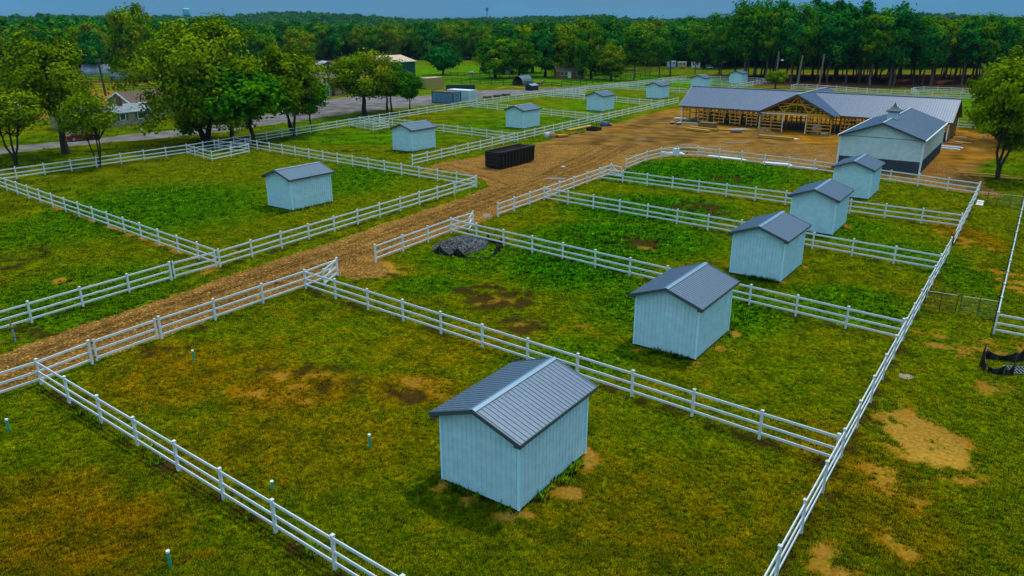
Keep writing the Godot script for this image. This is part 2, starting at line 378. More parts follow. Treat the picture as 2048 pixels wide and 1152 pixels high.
func paint_far() -> Image:
	var s := 256
	var maps := []
	for k in 6:
		var b := PackedByteArray()
		b.resize(s * s)
		maps.append(b)
	fill(maps[0], s, OUT, OUT_SPAN, PackedVector2Array(DIRT))
	# the forest floor, the sand yards at the left, the bright pastures
	fill(maps[1], s, OUT, OUT_SPAN, PackedVector2Array([Vector2(56, -183), Vector2(66, -175), Vector2(88, -172), Vector2(100, -170), Vector2(150, -178), Vector2(150, -228), Vector2(100, -224), Vector2(62, -222)]))
	fill(maps[1], s, OUT, OUT_SPAN, PackedVector2Array([Vector2(-140, -262), Vector2(-100, -250), Vector2(-60, -312), Vector2(150, -300), Vector2(150, -320), Vector2(-140, -320)]))
	for q in [[-75, -130, 14, 18, 0.9], [-85, -150, 10, 16, 0.9], [-105, -172, 18, 5, 0.8], [-97, -186, 14, 5, 0.8], [-110, -200, 16, 5, 0.7], [-118, -160, 8, 6, 0.7], [3, -177, 9, 3, 0.7], [-12, -176, 6, 2.5, 0.6], [60, -222, 9, 5, 0.8], [80, -226, 12, 5, 0.8], [100, -228, 10, 5, 0.8], [125, -226, 14, 5, 0.7],
		[84, -156, 8, 2, 0.6], [72, -168, 7, 1.6, 0.6], [-26, -168, 4, 3, 0.5], [48, -216, 5, 2, 0.6]]:
		dab(maps[2], s, OUT, OUT_SPAN, q[0], q[1], q[2], q[3], q[4])
	for q in [[20, -205, 40, 26, 0.9], [-12, -225, 26, 22, 0.9], [-25, -250, 40, 24, 0.8], [-90, -215, 25, 18, 0.8], [-18, -98, 12, 10, 0.5], [0, -112, 12, 10, 0.35], [14, -135, 12, 10, 0.35], [75, -140, 14, 14, 0.5]]:
		dab(maps[3], s, OUT, OUT_SPAN, q[0], q[1], q[2], q[3], q[4])
	for q in [[20, -183, 47, -213, 1.2], [24, -186, 50, -215, 0.9]]:
		streak(maps[2], s, OUT, OUT_SPAN, Vector2(q[0], q[1]), Vector2(q[2], q[3]), q[4], 0.9)
	fill(maps[4], s, OUT, OUT_SPAN, PackedVector2Array(ROAD))
	for q in [[-47, -67, -36, -83, 0.8], [-9, -131, 6, -152, 0.6]]:
		streak(maps[5], s, OUT, OUT_SPAN, Vector2(q[0], q[1]), Vector2(q[2], q[3]), q[4], 0.5)
	for ring in [[17.5, -92.5, 3.6], [19, -94, 2.6], [15, -91, 5.2]]:
		for i in 20:
			var a0: float = i * 0.26 + ring[2]; var a1 := a0 + 0.26
			streak(maps[5], s, OUT, OUT_SPAN, Vector2(ring[0] + cos(a0) * ring[2], ring[1] + sin(a0) * ring[2]), Vector2(ring[0] + cos(a1) * ring[2], ring[1] + sin(a1) * ring[2]), 0.5, 0.7)
	for q in [[48, -77, 62, -95], [47, -80, 58, -97], [52, -82, 64, -98], [10, -92, 30, -101], [14, -100, 24, -118], [12, -98, 21, -117], [24, -96, 40, -97], [26, -92, 42, -90]]:
		streak(maps[5], s, OUT, OUT_SPAN, Vector2(q[0], q[1]), Vector2(q[2], q[3]), 0.5, 0.8)
	var m := []
	for k in 6:
		m.append(grown(maps[k], s, T2))
	var n1 := noise(5, 0.012, 4).get_image(T2, T2, false, false, false).get_data()
	var n2 := noise(9, 0.09, 4).get_image(T2, T2, false, false, false).get_data()
	var out := PackedByteArray()
	out.resize(T2 * T2 * 3)
	var m0: PackedByteArray = m[0]
	var m1: PackedByteArray = m[1]
	var m2: PackedByteArray = m[2]
	var m3: PackedByteArray = m[3]
	var m4: PackedByteArray = m[4]
	var m5: PackedByteArray = m[5]
	far_bare.resize(T2 * T2)
	for i in T2 * T2:
		var a: float = (n1[i] - 128) / 128.0
		var b: float = (n2[i] - 128) / 128.0
		var l: float = m3[i] / 255.0
		var y := clampf(0.35 + a * 0.6 + b * 0.3 - l * 0.4, 0.0, 1.0)
		var g := 1.0 + b * 0.35
		var r0 := (72.0 + 30.0 * y) * g
		var g0 := (100.0 - 6.0 * y + 18.0 * l) * g
		var b0 := 3.0 * g
		var h := 1.0 + b * 0.3 + a * 0.12
		var w := clampf((m1[i] / 255.0 + b * 0.3 - 0.5) * 4.0, 0.0, 1.0)
		r0 = lerpf(r0, 92.0 * h, w); g0 = lerpf(g0, 62.0 * h, w); b0 = lerpf(b0, 46.0 * h, w)
		w = clampf((m2[i] / 255.0 + b * 0.5 - 0.4) * 3.0, 0.0, 1.0)
		r0 = lerpf(r0, 142.0 * h, w); g0 = lerpf(g0, 100.0 * h, w); b0 = lerpf(b0, 42.0 * h, w)
		w = clampf((m0[i] / 255.0 + b * 0.22 - 0.5) * 5.0, 0.0, 1.0)
		h *= 1.0 - m5[i] / 255.0 * 0.32
		var o := clampf(a * 1.6 + (0.0 if i % T2 < 620 else 0.5), 0.0, 1.0)
		r0 = lerpf(r0, lerpf(128.0, 142.0, o) * h, w); g0 = lerpf(g0, lerpf(93.0, 96.0, o) * h, w); b0 = lerpf(b0, lerpf(44.0, 22.0, o) * h, w)
		w = clampf((m4[i] / 255.0 + b * 0.1 - 0.5) * 6.0, 0.0, 1.0)
		r0 = lerpf(r0, 112.0 * h, w); g0 = lerpf(g0, 107.0 * h, w); b0 = lerpf(b0, 108.0 * h, w)
		far_bare[i] = maxi(maxi(m0[i], m4[i]), maxi(m1[i], m2[i]))
		out[i * 3] = clampi(int(r0), 0, 255)
		out[i * 3 + 1] = clampi(int(g0), 0, 255)
		out[i * 3 + 2] = clampi(int(b0), 0, 255)
	return Image.create_from_data(T2, T2, false, Image.FORMAT_RGB8, out)

func flat(polys: Array, y: float, org: Vector2, span: float) -> Mb:   # sheets in plan, painted with one of the two images
	var b := Mb.new()
	for poly in polys:
		var ix := Geometry2D.triangulate_polygon(poly)
		for i in range(0, ix.size(), 3):
			var q := [poly[ix[i]], poly[ix[i + 1]], poly[ix[i + 2]]]
			if (q[1] - q[0]).cross(q[2] - q[0]) > 0:
				q = [q[0], q[2], q[1]]
			b.tri(Vector3(q[0].x, y, q[0].y), Vector3(q[1].x, y, q[1].y), Vector3(q[2].x, y, q[2].y))
			for w in [q[0], q[2], q[1]]:
				b.u.append((w - org) / span)
	return b

func rect(a: Vector2, b: Vector2) -> PackedVector2Array:
	return PackedVector2Array([a, Vector2(b.x, a.y), b, Vector2(a.x, b.y)])

func hill(x: float, z: float) -> float:
	var d := Vector2(x, z).length()
	return smoothstep(750.0, 1500.0, d) * (13.0 + 14.0 * hill_noise.get_noise_2d(x, z)) if d > 650.0 else 0.0

var hill_noise := FastNoiseLite.new()

func build_ground() -> void:
	near_image = paint_near()
	far_image = paint_far()
	var nm := StandardMaterial3D.new()
	nm.albedo_texture = ImageTexture.create_from_image(near_image)
	nm.roughness = 0.95
	nm.metallic_specular = 0.0
	var fm: StandardMaterial3D = nm.duplicate()
	fm.albedo_texture = ImageTexture.create_from_image(far_image)
	var wide := mat("#4a5a14", 0.95, 0.0, "soft", 0.03, 0.15)
	var i0 := IN; var i1 := IN + Vector2.ONE * IN_SPAN
	var o0 := OUT; var o1 := OUT + Vector2.ONE * OUT_SPAN
	var g := ArrayMesh.new()
	var far_polys := [rect(o0, Vector2(o1.x, i0.y)), rect(Vector2(o0.x, i0.y), Vector2(i0.x, o1.y)), rect(Vector2(i1.x, i0.y), o1)]
	var mid := rect(Vector2(i0.x, o1.y), Vector2(i1.x, i1.y))
	var w := 1900.0
	var ring := [rect(Vector2(-w, -w), Vector2(w, o0.y)), rect(Vector2(-w, o1.y), Vector2(i0.x, w)), rect(Vector2(i1.x, o1.y), Vector2(w, w)), rect(Vector2(i0.x, i1.y), Vector2(i1.x, w)), rect(Vector2(-w, o0.y), Vector2(o0.x, o1.y)), rect(Vector2(o1.x, o0.y), Vector2(w, o1.y))]
	if o1.y > i1.y:
		far_polys.append(rect(Vector2(i0.x, i1.y), Vector2(i1.x, o1.y)))
		ring.remove_at(3)
		ring.append(rect(Vector2(i0.x, o1.y), Vector2(i1.x, w)))
	for q in [[[rect(i0, i1)], IN, IN_SPAN, nm], [far_polys, OUT, OUT_SPAN, fm], [ring, OUT, OUT_SPAN, wide]]:
		var b := flat(q[0], 0.0, q[1], q[2])
		var a := []
		a.resize(Mesh.ARRAY_MAX)
		a[Mesh.ARRAY_VERTEX] = b.v; a[Mesh.ARRAY_NORMAL] = b.n; a[Mesh.ARRAY_TEX_UV] = b.u
		g.add_surface_from_arrays(Mesh.PRIMITIVE_TRIANGLES, a)
		g.surface_set_material(g.get_surface_count() - 1, q[3])
	ground_piece("ground", g, null)
	# the drive and the yard, a sheet 4 mm above the grass
	var outline := PackedVector2Array()
	for i in DIRT.size():
		var p: Vector2 = DIRT[i]; var q: Vector2 = DIRT[(i + 1) % DIRT.size()]
		var side := (q - p).normalized().orthogonal()
		var cuts := maxi(1, int(p.distance_to(q) / 0.8))
		for k in cuts:
			outline.append(p.lerp(q, float(k) / cuts) + side * rf(0.15, 0.4))
	var yard := ArrayMesh.new()
	for q in [[Geometry2D.intersect_polygons(outline, rect(i0, i1)), IN, IN_SPAN, nm], [Geometry2D.clip_polygons(outline, rect(i0, i1)), OUT, OUT_SPAN, fm]]:
		var b := flat(q[0], 0.004, q[1], q[2])
		if b.v.is_empty():
			continue
		var a := []
		a.resize(Mesh.ARRAY_MAX)
		a[Mesh.ARRAY_VERTEX] = b.v; a[Mesh.ARRAY_NORMAL] = b.n; a[Mesh.ARRAY_TEX_UV] = b.u
		yard.add_surface_from_arrays(Mesh.PRIMITIVE_TRIANGLES, a)
		yard.surface_set_material(yard.get_surface_count() - 1, q[3])
	ground_piece("dirt_road", yard, null)
	ground_piece("road", flat([PackedVector2Array(ROAD)], 0.005, OUT, OUT_SPAN), fm)
	# low wooded hills on the horizon
	hill_noise.seed = 12; hill_noise.frequency = 0.0024; hill_noise.fractal_octaves = 2
	var hb := Mb.new()
	for ix in range(-22, 22):
		for iz in range(0, 20):
			var x0 := ix * 60.0; var z0 := -600.0 - iz * 60.0
			var pts := []
			for d in [[0, 0], [60, 0], [60, -60], [0, -60]]:
				pts.append(Vector3(x0 + d[0], hill(x0 + d[0], z0 + d[1]) + 0.02, z0 + d[1]))
			hb.quad(pts[0], pts[1], pts[2], pts[3])
	ground_piece("hills", hb, mat("#31440f", 0.95, 0.0, "soft", 0.02, 0.1))
	# thin standing water left by rain
	var water := mat("#7c6c54", 0.22, 0.0, "", 1.0, 0.5)
	for q in [[4, -69.6, 1.5, 0.5], [-1.9, -55.3, 0.5, 0.6], [13.5, -82.5, 1.1, 0.55], [17.5, -87, 1.5, 0.5], [21, -90.5, 1.6, 0.6], [16, -95, 1.2, 0.5], [24, -89, 1.9, 0.5], [27, -92, 2.2, 0.6], [14.6, -78.5, 0.5, 0.4], [31, -83.5, 1.6, 0.5], [33.5, -82, 1.2, 0.6], [12, -99, 0.9, 0.4]]:
		var poly := PackedVector2Array()
		for k in 26:
			var a := TAU * k / 26
			var r := 1.0 + 0.42 * hill_noise.get_noise_2d(cos(a) * 500 + q[0] * 300, sin(a) * 500 + q[1] * 300) + rf(-0.1, 0.1)
			poly.append(Vector2(q[0] + cos(a) * q[2] * r * 0.7, q[1] + sin(a) * q[3] * r * 0.75))
		ground_piece("puddle", flat([poly], 0.009, OUT, OUT_SPAN), water)

# ------------------------------------------------------------------ fences
var post_mesh: ArrayMesh
var rails := {}

func stretch_between(p: Vector2, q: Vector2, y: float) -> Transform3D:   # x along p to q, starting at p
	var d := (q - p).normalized()
	return Transform3D(Basis(Vector3(d.x, 0, d.y), Vector3.UP, Vector3(-d.y, 0, d.x)), Vector3(p.x, y, p.y))

func rail_mesh(length: float) -> ArrayMesh:
	var key := roundi(length * 50)
	if not rails.has(key):
		var b := Mb.new()
		var h := 0.05; var t := 0.02; var e := 0.008
		var l := key / 50.0
		var prof := PackedVector2Array([Vector2(-t, -h + e), Vector2(-t + e, -h), Vector2(t - e, -h), Vector2(t, -h + e), Vector2(t, h - e), Vector2(t - e, h), Vector2(-t + e, h), Vector2(-t, h - e)])
		b.x = Transform3D(Basis(Vector3(0, 0, 1), Vector3.UP, Vector3(-1, 0, 0)), Vector3(l, 0, 0))
		b.prism(prof, 0, l)
		rails[key] = b.mesh(mat("#dde4e8", 0.45, 0.0, "dirt", 0.35))
	return rails[key]

func make_post() -> ArrayMesh:
	var b := Mb.new()
	var r := 0.043
	b.box(Vector3(-r, 0, -r), Vector3(r, 1.1, r))
	b.box(Vector3(-r - 0.012, 1.1, -r - 0.012), Vector3(r + 0.012, 1.13, r + 0.012))
	var c := r + 0.012
	var tip := Vector3(0, 1.165, 0)
	var q := [Vector3(-c, 1.13, c), Vector3(c, 1.13, c), Vector3(c, 1.13, -c), Vector3(-c, 1.13, -c)]
	for i in 4:
		b.tri(q[i], q[(i + 1) % 4], tip)
	return b.mesh(mat("#e2e8ea", 0.45, 0.0, "dirt", 0.5))

func fence(label: String, pts: Array, group := "white fences of the paddocks", first := true, pitch := 2.44) -> Node3D:
	var at: Vector2 = pts[0]
	var t := thing("rail_fence", label, "fence", Vector3(at.x, 0, at.y), 0.0, group)
	var start := true
	for s in pts.size() - 1:
		var a: Vector2 = pts[s] - at; var b: Vector2 = pts[s + 1] - at
		var k := maxi(1, roundi(a.distance_to(b) / pitch))
		var cut := a.distance_to(b) / k
		for i in k + 1:
			var p := a.lerp(b, float(i) / k)
			if i > 0 or (start and first):
				part(t, "fence_post", post_mesh, null, stretch_between(p, p + (b - a), rf(-0.015, 0.01)).rotated_local(Vector3.RIGHT, rf(-0.012, 0.012)))
			if i < k:
				for y in [0.24, 0.58, 0.985]:
					var x := stretch_between(p, p + (b - a), y + rf(-0.008, 0.008))
					part(t, "fence_rail", rail_mesh(cut), null, x.rotated_local(Vector3.FORWARD, rf(-0.004, 0.004)))
		start = false
	return t

func gate(label: String, p: Vector2, q: Vector2, braced := false) -> void:   # a leaf of the same white boards
	var t := thing("fence_gate", label, "gate", Vector3(p.x, 0, p.y), 0.0, "white gates of the paddocks")
	var l := p.distance_to(q)
	var x := stretch_between(Vector2.ZERO, q - p, 0)
	var m := mat("#e2e8ea", 0.45, 0.0, "dirt", 0.5)
	for s in [0.06, l - 0.06]:
		var b := Mb.new()
		b.box(Vector3(s - 0.04, 0.1, -0.03), Vector3(s + 0.04, 1.1, 0.03))
		part(t, "gate_stile", b, m, x)
	for y in [0.24, 0.58, 0.985]:
		var b := Mb.new()
		b.box(Vector3(0.1, y - 0.05, -0.02), Vector3(l - 0.1, y + 0.05, 0.02))
		part(t, "gate_rail", b, m, x)
	if braced:
		var b := Mb.new()
		b.bar(Vector3(0.1, 1.0, 0.045), Vector3(l - 0.1, 0.22, 0.045), 0.03, 0.09)
		part(t, "gate_brace", b, m, x)
	for y in [0.3, 0.95]:
		var b := Mb.new()
		b.box(Vector3(-0.04, y - 0.03, -0.035), Vector3(0.02, y + 0.03, 0.035))
		part(t, "hinge", b, mat("#2a2c2e", 0.5, 0.6), x)

func build_fences() -> void:
	post_mesh = make_post()
	var v := func(a): return a.map(func(q): return Vector2(q[0], q[1]))
	fence("white three-rail fence on the near side of the drive, ending at the lowest gate", v.call([[-24.4, -19.6], [-18.7, -27.1], [-17.65, -28.97]]))
	gate("closed white gate in the near roadside fence, just past the foreground corner", Vector2(-17.56, -29.09), Vector2(-15.99, -31.55))
	fence("white three-rail fence between the nearest gate and the first drive opening", v.call([[-15.9, -31.66], [-11.15, -38.6], [-9.89, -40.74]]))
	fence("nearest white divider fence, running down out of the foreground", v.call([[-18.75, -27.11], [-0.6, -13.2]]), "white fences of the paddocks", false)
	fence("white divider fence running just behind the nearest shed", v.call([[-11.15, -38.6], [10.5, -21.35]]), "white fences of the paddocks", false)
	gate("open braced white gate leaf beside the first opening off the drive", Vector2(-9.89, -40.7), Vector2(-10.2, -38.75), true)
	fence("short white roadside fence in front of the gravel pile", v.call([[-8.19, -43.48], [-4.16, -50.08], [-2.76, -51.97]]))
	gate("open braced white gate leaf behind the gravel pile", Vector2(-2.76, -51.97), Vector2(-2.95, -50.3), true)
	fence("white divider fence running from the gravel pile past the second shed", v.call([[-4.16, -50.08], [17.5, -31.4]]), "white fences of the paddocks", false)
	fence("white roadside fence across the drive from the black dumpster", v.call([[-1.05, -54.76], [2.61, -60.4], [8.06, -69.1], [9.38, -71.19]]))
	fence("white divider fence running past the third shed of the right row", v.call([[2.61, -60.45], [24.6, -41.5]]), "white fences of the paddocks", false)
	gate("small braced white gate leaf at the corner below the curved fence", Vector2(9.38, -71.19), Vector2(10.2, -69.8), true)
	fence("white divider fence running past the fourth shed of the right row", v.call([[8.06, -69.1], [31.3, -51.3]]), "white fences of the paddocks", false)
	fence("white fence that curves round the top paddock beside the yard", v.call([[11.15, -73.92], [12.5, -76.2], [14, -78.7], [15.9, -80.9], [17.8, -81.8], [20, -81.6], [29.4, -73.3], [39, -62.3]]))
	fence("long white boundary fence along the ends of the right paddocks", v.call([[5.4, -13.9], [27.15, -45.08]]))
	fence("white boundary fence from the small gap up to the yard corner", v.call([[28.45, -46.93], [39, -62.32]]), "white fences of the paddocks", false)
	fence("white lane fence at the right edge, seen end-on", v.call([[22.23, -32.25], [44.5, -64.5]]))
	fence("short white fence running off the right edge by the torn silt fence", v.call([[22.23, -32.25], [27.2, -28.8]]), "white fences of the paddocks", false)
	fence("white fence on the far side of the drive at the left edge", v.call([[-27, -27.3], [-18.98, -39.96]]))
	gate("closed white gate at the lower corner of the left paddock", Vector2(-18.9, -40.08), Vector2(-17.28, -42.25))
	fence("white fence along the far side of the drive, below the left paddock", v.call([[-17.17, -42.42], [-4.84, -62.62]]))
	gate("white gate leaf at the drive corner left of the black dumpster", Vector2(-4.77, -62.75), Vector2(-3.15, -65.2))
	fence("white divider fence across the left side, nearest the left edge", v.call([[-17.17, -42.42], [-47.2, -67.3]]), "white fences of the paddocks", false)
	fence("white fence along the lawn under the trees, to the left edge", v.call([[-51, -61], [-47.2, -67.3], [-35.7, -83.33], [-32.6, -89.3]]))
	fence("white catch pen in the left paddock's far corner", v.call([[-35.7, -83.33], [-31.3, -78.9], [-29.1, -84], [-33.9, -86.7]]), "white catch pens", false)
	fence("white divider fence behind the second paddock shed from the left", v.call([[-32.6, -89.3], [-3.1, -65.29]]), "white fences of the paddocks", false)
	fence("white fence along the grey lane from the first catch pen on", v.call([[-32.6, -89.3], [-22.75, -107.2], [-20.6, -110.7]]), "white fences of the paddocks", false)
	fence("white catch pen under the group of dark trees", v.call([[-22.75, -107.2], [-18.5, -102.1], [-16.83, -104.9], [-21.5, -109.2]]), "white catch pens", false)
	fence("white divider fence behind the shed nearest the dumpster", v.call([[-20.6, -110.7], [0.7, -92.47]]), "white fences of the paddocks", false)
	fence("white fence along the far side of the yard, behind the dumpster", v.call([[-10.05, -76.14], [29.99, -139.94]]))
	fence("white fence beside the old containers along the grey lane", v.call([[-20.6, -110.7], [-7.6, -133.2], [6.3, -152.8]]), "white fences of the paddocks", false)
	fence("white divider fence running in front of the fourth left shed", v.call([[-7.6, -133.2], [13, -113.1]]), "white fences of the paddocks", false)
	fence("white divider fence between the third and fourth far sheds", v.call([[6.3, -152.8], [26.2, -133.9]]), "white fences of the paddocks", false)
	fence("white catch pen in the distance beside the tan lane", v.call([[9, -156.2], [12.4, -152.9], [14.6, -156.4], [11.3, -159.6]]), "white catch pens")
	fence("white fence along the tan lane towards the woods", v.call([[6.3, -152.8], [44.8, -201.4]]), "white fences of the paddocks", false)
	fence("white divider fence just left of the framed barn's far end", v.call([[21.3, -172], [36.5, -159.4]]))
	fence("white divider fence in front of the farthest two sheds", v.call([[36.5, -189], [55, -178.3]]))
	fence("white back fence behind the farthest shed by the woods", v.call([[47, -202], [64, -189.5]]))
	fence("white fence rising to the woods behind the framed barn's ridge", v.call([[46.3, -166.5], [61.5, -189.3]]))
	fence("white fence behind the framed barn along the woods", v.call([[60.5, -169], [63, -172.6], [66.3, -169.5], [74.2, -157.9], [80.2, -153.4], [87.7, -147.2], [95, -140.5]]))
	fence("white rounded pen beyond the right end of the framed barn", v.call([[80.2, -153.4], [82, -160], [84.4, -163.2], [87, -164.7], [91.6, -162.4], [96.5, -158.6], [101, -154]]), "", false)
	fence("short white fence with an angled end right of the framed barn", v.call([[57.6, -108.9], [63.1, -103.8], [65.9, -107.7]]))
	# rough dark timber fences of the older farm
	for q in [["dark wooden fence along the pasture behind the hoop shelter", [[-17, -193], [-7.5, -184.5], [9, -176.3], [16, -183], [38, -216]]], ["dark wooden fence across the far pasture by the white horse", [[-19, -217], [-8.5, -208], [4.6, -200.4]]],
		["dark wooden fence below the big trees of the middle pasture", [[10.5, -212], [19, -216], [33, -226], [48, -241]]], ["dark wooden fence across the sand yard at the left edge", [[-126, -176], [-108, -187]]],
		["lower dark wooden fence at the left edge behind the trees", [[-118, -165], [-100, -178], [-86, -184]]], ["dark wooden fence in front of the grey hoop barn", [[-112, -194], [-88, -204], [-70, -212]]], ["dark wooden fence beside the brown barn's sand yard", [[-84, -166], [-66, -178]]]]:
		wood_fence(q[0], v.call(q[1]))

func wood_fence(label: String, pts: Array) -> void:
	var at: Vector2 = pts[0]
	var t := thing("wooden_fence", label, "fence", Vector3(at.x, 0, at.y), 0.0, "dark wooden fences")
	var m := mat("#4a3a26", 0.9, 0.0, "fine", 0.5)
	for s in pts.size() - 1:
		var a: Vector2 = pts[s] - at; var b: Vector2 = pts[s + 1] - at
		var k := maxi(1, roundi(a.distance_to(b) / 3.0))
		for i in k:
			var p := a.lerp(b, float(i) / k); var q := a.lerp(b, float(i + 1) / k)
			var pb := Mb.new()
			pb.tube([Vector3(q.x, 0, q.y), Vector3(q.x + rf(-0.03, 0.03), rf(1.2, 1.35), q.y)], [0.075, 0.065], 6)
			part(t, "fence_post", pb, m)
			for y in [0.35, 0.72, 1.08]:
				var rb := Mb.new()
				rb.bar(Vector3(p.x, y + rf(-0.03, 0.03), p.y), Vector3(q.x, y + rf(-0.03, 0.03), q.y), 0.04, 0.12)
				part(t, "fence_rail", rb, m)

func pipe_gate(label: String, p: Vector2, q: Vector2) -> void:
	var t := thing("pipe_gate", label, "gate", Vector3(p.x, 0, p.y), 0.0, "green pipe gates across the lane")
	var l := p.distance_to(q)
	var x := stretch_between(Vector2.ZERO, q - p, 0)
	for leaf in [[0.05, l * 0.45, "#6b3a1c"], [l * 0.5, l - 0.05, "#2f5a4e"]]:
		var m := mat(leaf[2], 0.5, 0.3, "dirt", 0.6)
		for i in 5:
			var y := 0.2 + i * 0.2
			var b := Mb.new()
			b.tube([Vector3(leaf[0], y, 0), Vector3(leaf[1], y, 0)], [0.016, 0.016], 6)
			part(t, "gate_bar", b, mat("#8fa8a0", 0.4, 0.6) if i == 4 else m, x)
		for s in [leaf[0], lerpf(leaf[0], leaf[1], 0.5), leaf[1]]:
			var b := Mb.new()
			b.tube([Vector3(s, 0.14, 0), Vector3(s, 1.06, 0)], [0.02, 0.02], 6)
			part(t, "gate_upright", b, m, x)

# ------------------------------------------------------------------ sheds
const SW := 2.887
const SL := 3.91
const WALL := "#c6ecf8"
const TRIM := "#46525a"

func make_shed(label: String, at: Vector3, turn: float) -> Node3D:
	var t := thing("run_in_shed", label, "shed", at, turn, "pale blue metal sheds of the paddocks")
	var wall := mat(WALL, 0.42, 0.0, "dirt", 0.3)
	var roof := mat("#6e8096", 0.42, 0.5, "roof", 0.7)
	var trim := mat(TRIM, 0.5, 0.2)
	var hw := SW / 2; var hl := SL / 2
	var pitch := 0.357
	var top := func(s): return 3.0 - pitch * absf(s - hw) - 0.05     # height of the gable at s from the left
	for side in 2:
		for k in 4:
			var w := SW / 4
			var b := Mb.new()
			var s0 := k * w
			if side == 0:
				b.ribs(Vector3(-hw + s0, 0, hl), Vector3.RIGHT, Vector3.UP, w, func(_s): return 0.08, func(s): return top.call(s0 + s), 0.18, 0.014, 0.02)
			else:
				b.ribs(Vector3(hw - s0, 0, -hl), Vector3.LEFT, Vector3.UP, w, func(_s): return 0.08, func(s): return top.call(s0 + s), 0.18, 0.014, 0.02)
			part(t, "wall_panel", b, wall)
		for k in 5:
			var w := SL / 5
			var b := Mb.new()
			if side == 0:
				b.ribs(Vector3(hw, 0, hl - k * w), Vector3.FORWARD, Vector3.UP, w, func(_s): return 0.08, func(_s): return 2.43, 0.195, 0.014, 0.02)
			else:
				b.ribs(Vector3(-hw, 0, -hl + k * w), Vector3.BACK, Vector3.UP, w, func(_s): return 0.08, func(_s): return 2.43, 0.195, 0.014, 0.02)
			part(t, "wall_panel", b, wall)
	for sx in [-1, 1]:
		for sz in [-1, 1]:
			var b := Mb.new()
			b.box(Vector3(sx * hw - 0.035, 0.08, sz * hl - 0.035), Vector3(sx * hw + 0.035, 2.4, sz * hl + 0.035))
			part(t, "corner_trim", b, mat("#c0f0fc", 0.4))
		var sk := Mb.new()
		sk.box(Vector3(sx * (hw - 0.12) - 0.06, 0.0, -hl + 0.02), Vector3(sx * (hw - 0.12) + 0.06, 0.13, hl - 0.02))
		part(t, "skid", sk, mat("#4a3521", 0.9, 0.0, "fine", 1.0))
	var fl := Mb.new()
	fl.box(Vector3(-hw + 0.02, 0.09, -hl + 0.02), Vector3(hw - 0.02, 0.14, hl - 0.02))
	part(t, "floor", fl, mat("#4a3521", 0.9))
	var run := hw + 0.218
	var vs := Vector3(1, -pitch, 0).normalized()
	var slope := run / vs.x
	var n := 6
	var span := SL + 0.54
	for sx in [-1, 1]:
		for k in n:
			var b := Mb.new()
			var down := Vector3(vs.x * sx, vs.y, 0)
			var z: float = span / 2 - k * span / n
			if sx == 1:
				b.ribs(Vector3(0, 3.048, z), Vector3.FORWARD, -down, span / n, func(_s): return -slope, func(_s): return 0.0, 0.1853, 0.018, 0.02)
			else:
				b.ribs(Vector3(0, 3.048, z - span / n), Vector3.BACK, -down, span / n, func(_s): return -slope, func(_s): return 0.0, 0.1853, 0.018, 0.02)
			part(t, "roof_panel", b, roof)
		# the board under the sheets, the rake trims and the eave trim
		var d := Mb.new()
		d.hexa([Vector3(0, 2.96, span / 2 - 0.03), Vector3(sx * (run - 0.03), 2.96 - pitch * run, span / 2 - 0.03), Vector3(sx * (run - 0.03), 2.96 - pitch * run, -span / 2 + 0.03), Vector3(0, 2.96, -span / 2 + 0.03),
			Vector3(0, 3.03, span / 2 - 0.03), Vector3(sx * (run - 0.03), 3.03 - pitch * run, span / 2 - 0.03), Vector3(sx * (run - 0.03), 3.03 - pitch * run, -span / 2 + 0.03), Vector3(0, 3.03, -span / 2 + 0.03)])
		part(t, "roof_deck", d, trim)
		for sz in [-1, 1]:
			var r := Mb.new()
			r.bar(Vector3(0, 3.0, sz * span / 2), Vector3(sx * run, 3.0 - pitch * run, sz * span / 2), 0.035, 0.13)
			part(t, "rake_trim", r, trim)
			var e := Mb.new()
			e.box(Vector3(minf(sx * (run - 0.22), sx * run), 2.32, minf(sz * span / 2, sz * (hl + 0.02))), Vector3(maxf(sx * (run - 0.22), sx * run), 2.42, maxf(sz * span / 2, sz * (hl + 0.02))))
			part(t, "eave_return", e, trim)
		var g := Mb.new()
		g.box(Vector3(sx * run - 0.02, 2.35, -span / 2), Vector3(sx * run + 0.02, 2.46, span / 2))
		part(t, "eave_trim", g, trim)
	var rc := Mb.new()
	for sx in [-1, 1]:
		var a := [Vector3(0, 3.085, span / 2 + 0.01), Vector3(sx * 0.12, 3.085 - pitch * 0.12, span / 2 + 0.01), Vector3(sx * 0.12, 3.085 - pitch * 0.12, -span / 2 - 0.01), Vector3(0, 3.085, -span / 2 - 0.01)]
		if sx == 1:
			rc.quad(a[0], a[1], a[2], a[3])
		else:
			rc.quad(a[3], a[2], a[1], a[0])
	part(t, "ridge_cap", rc, mat("#7a95ae", 0.4, 0.5))
	return t

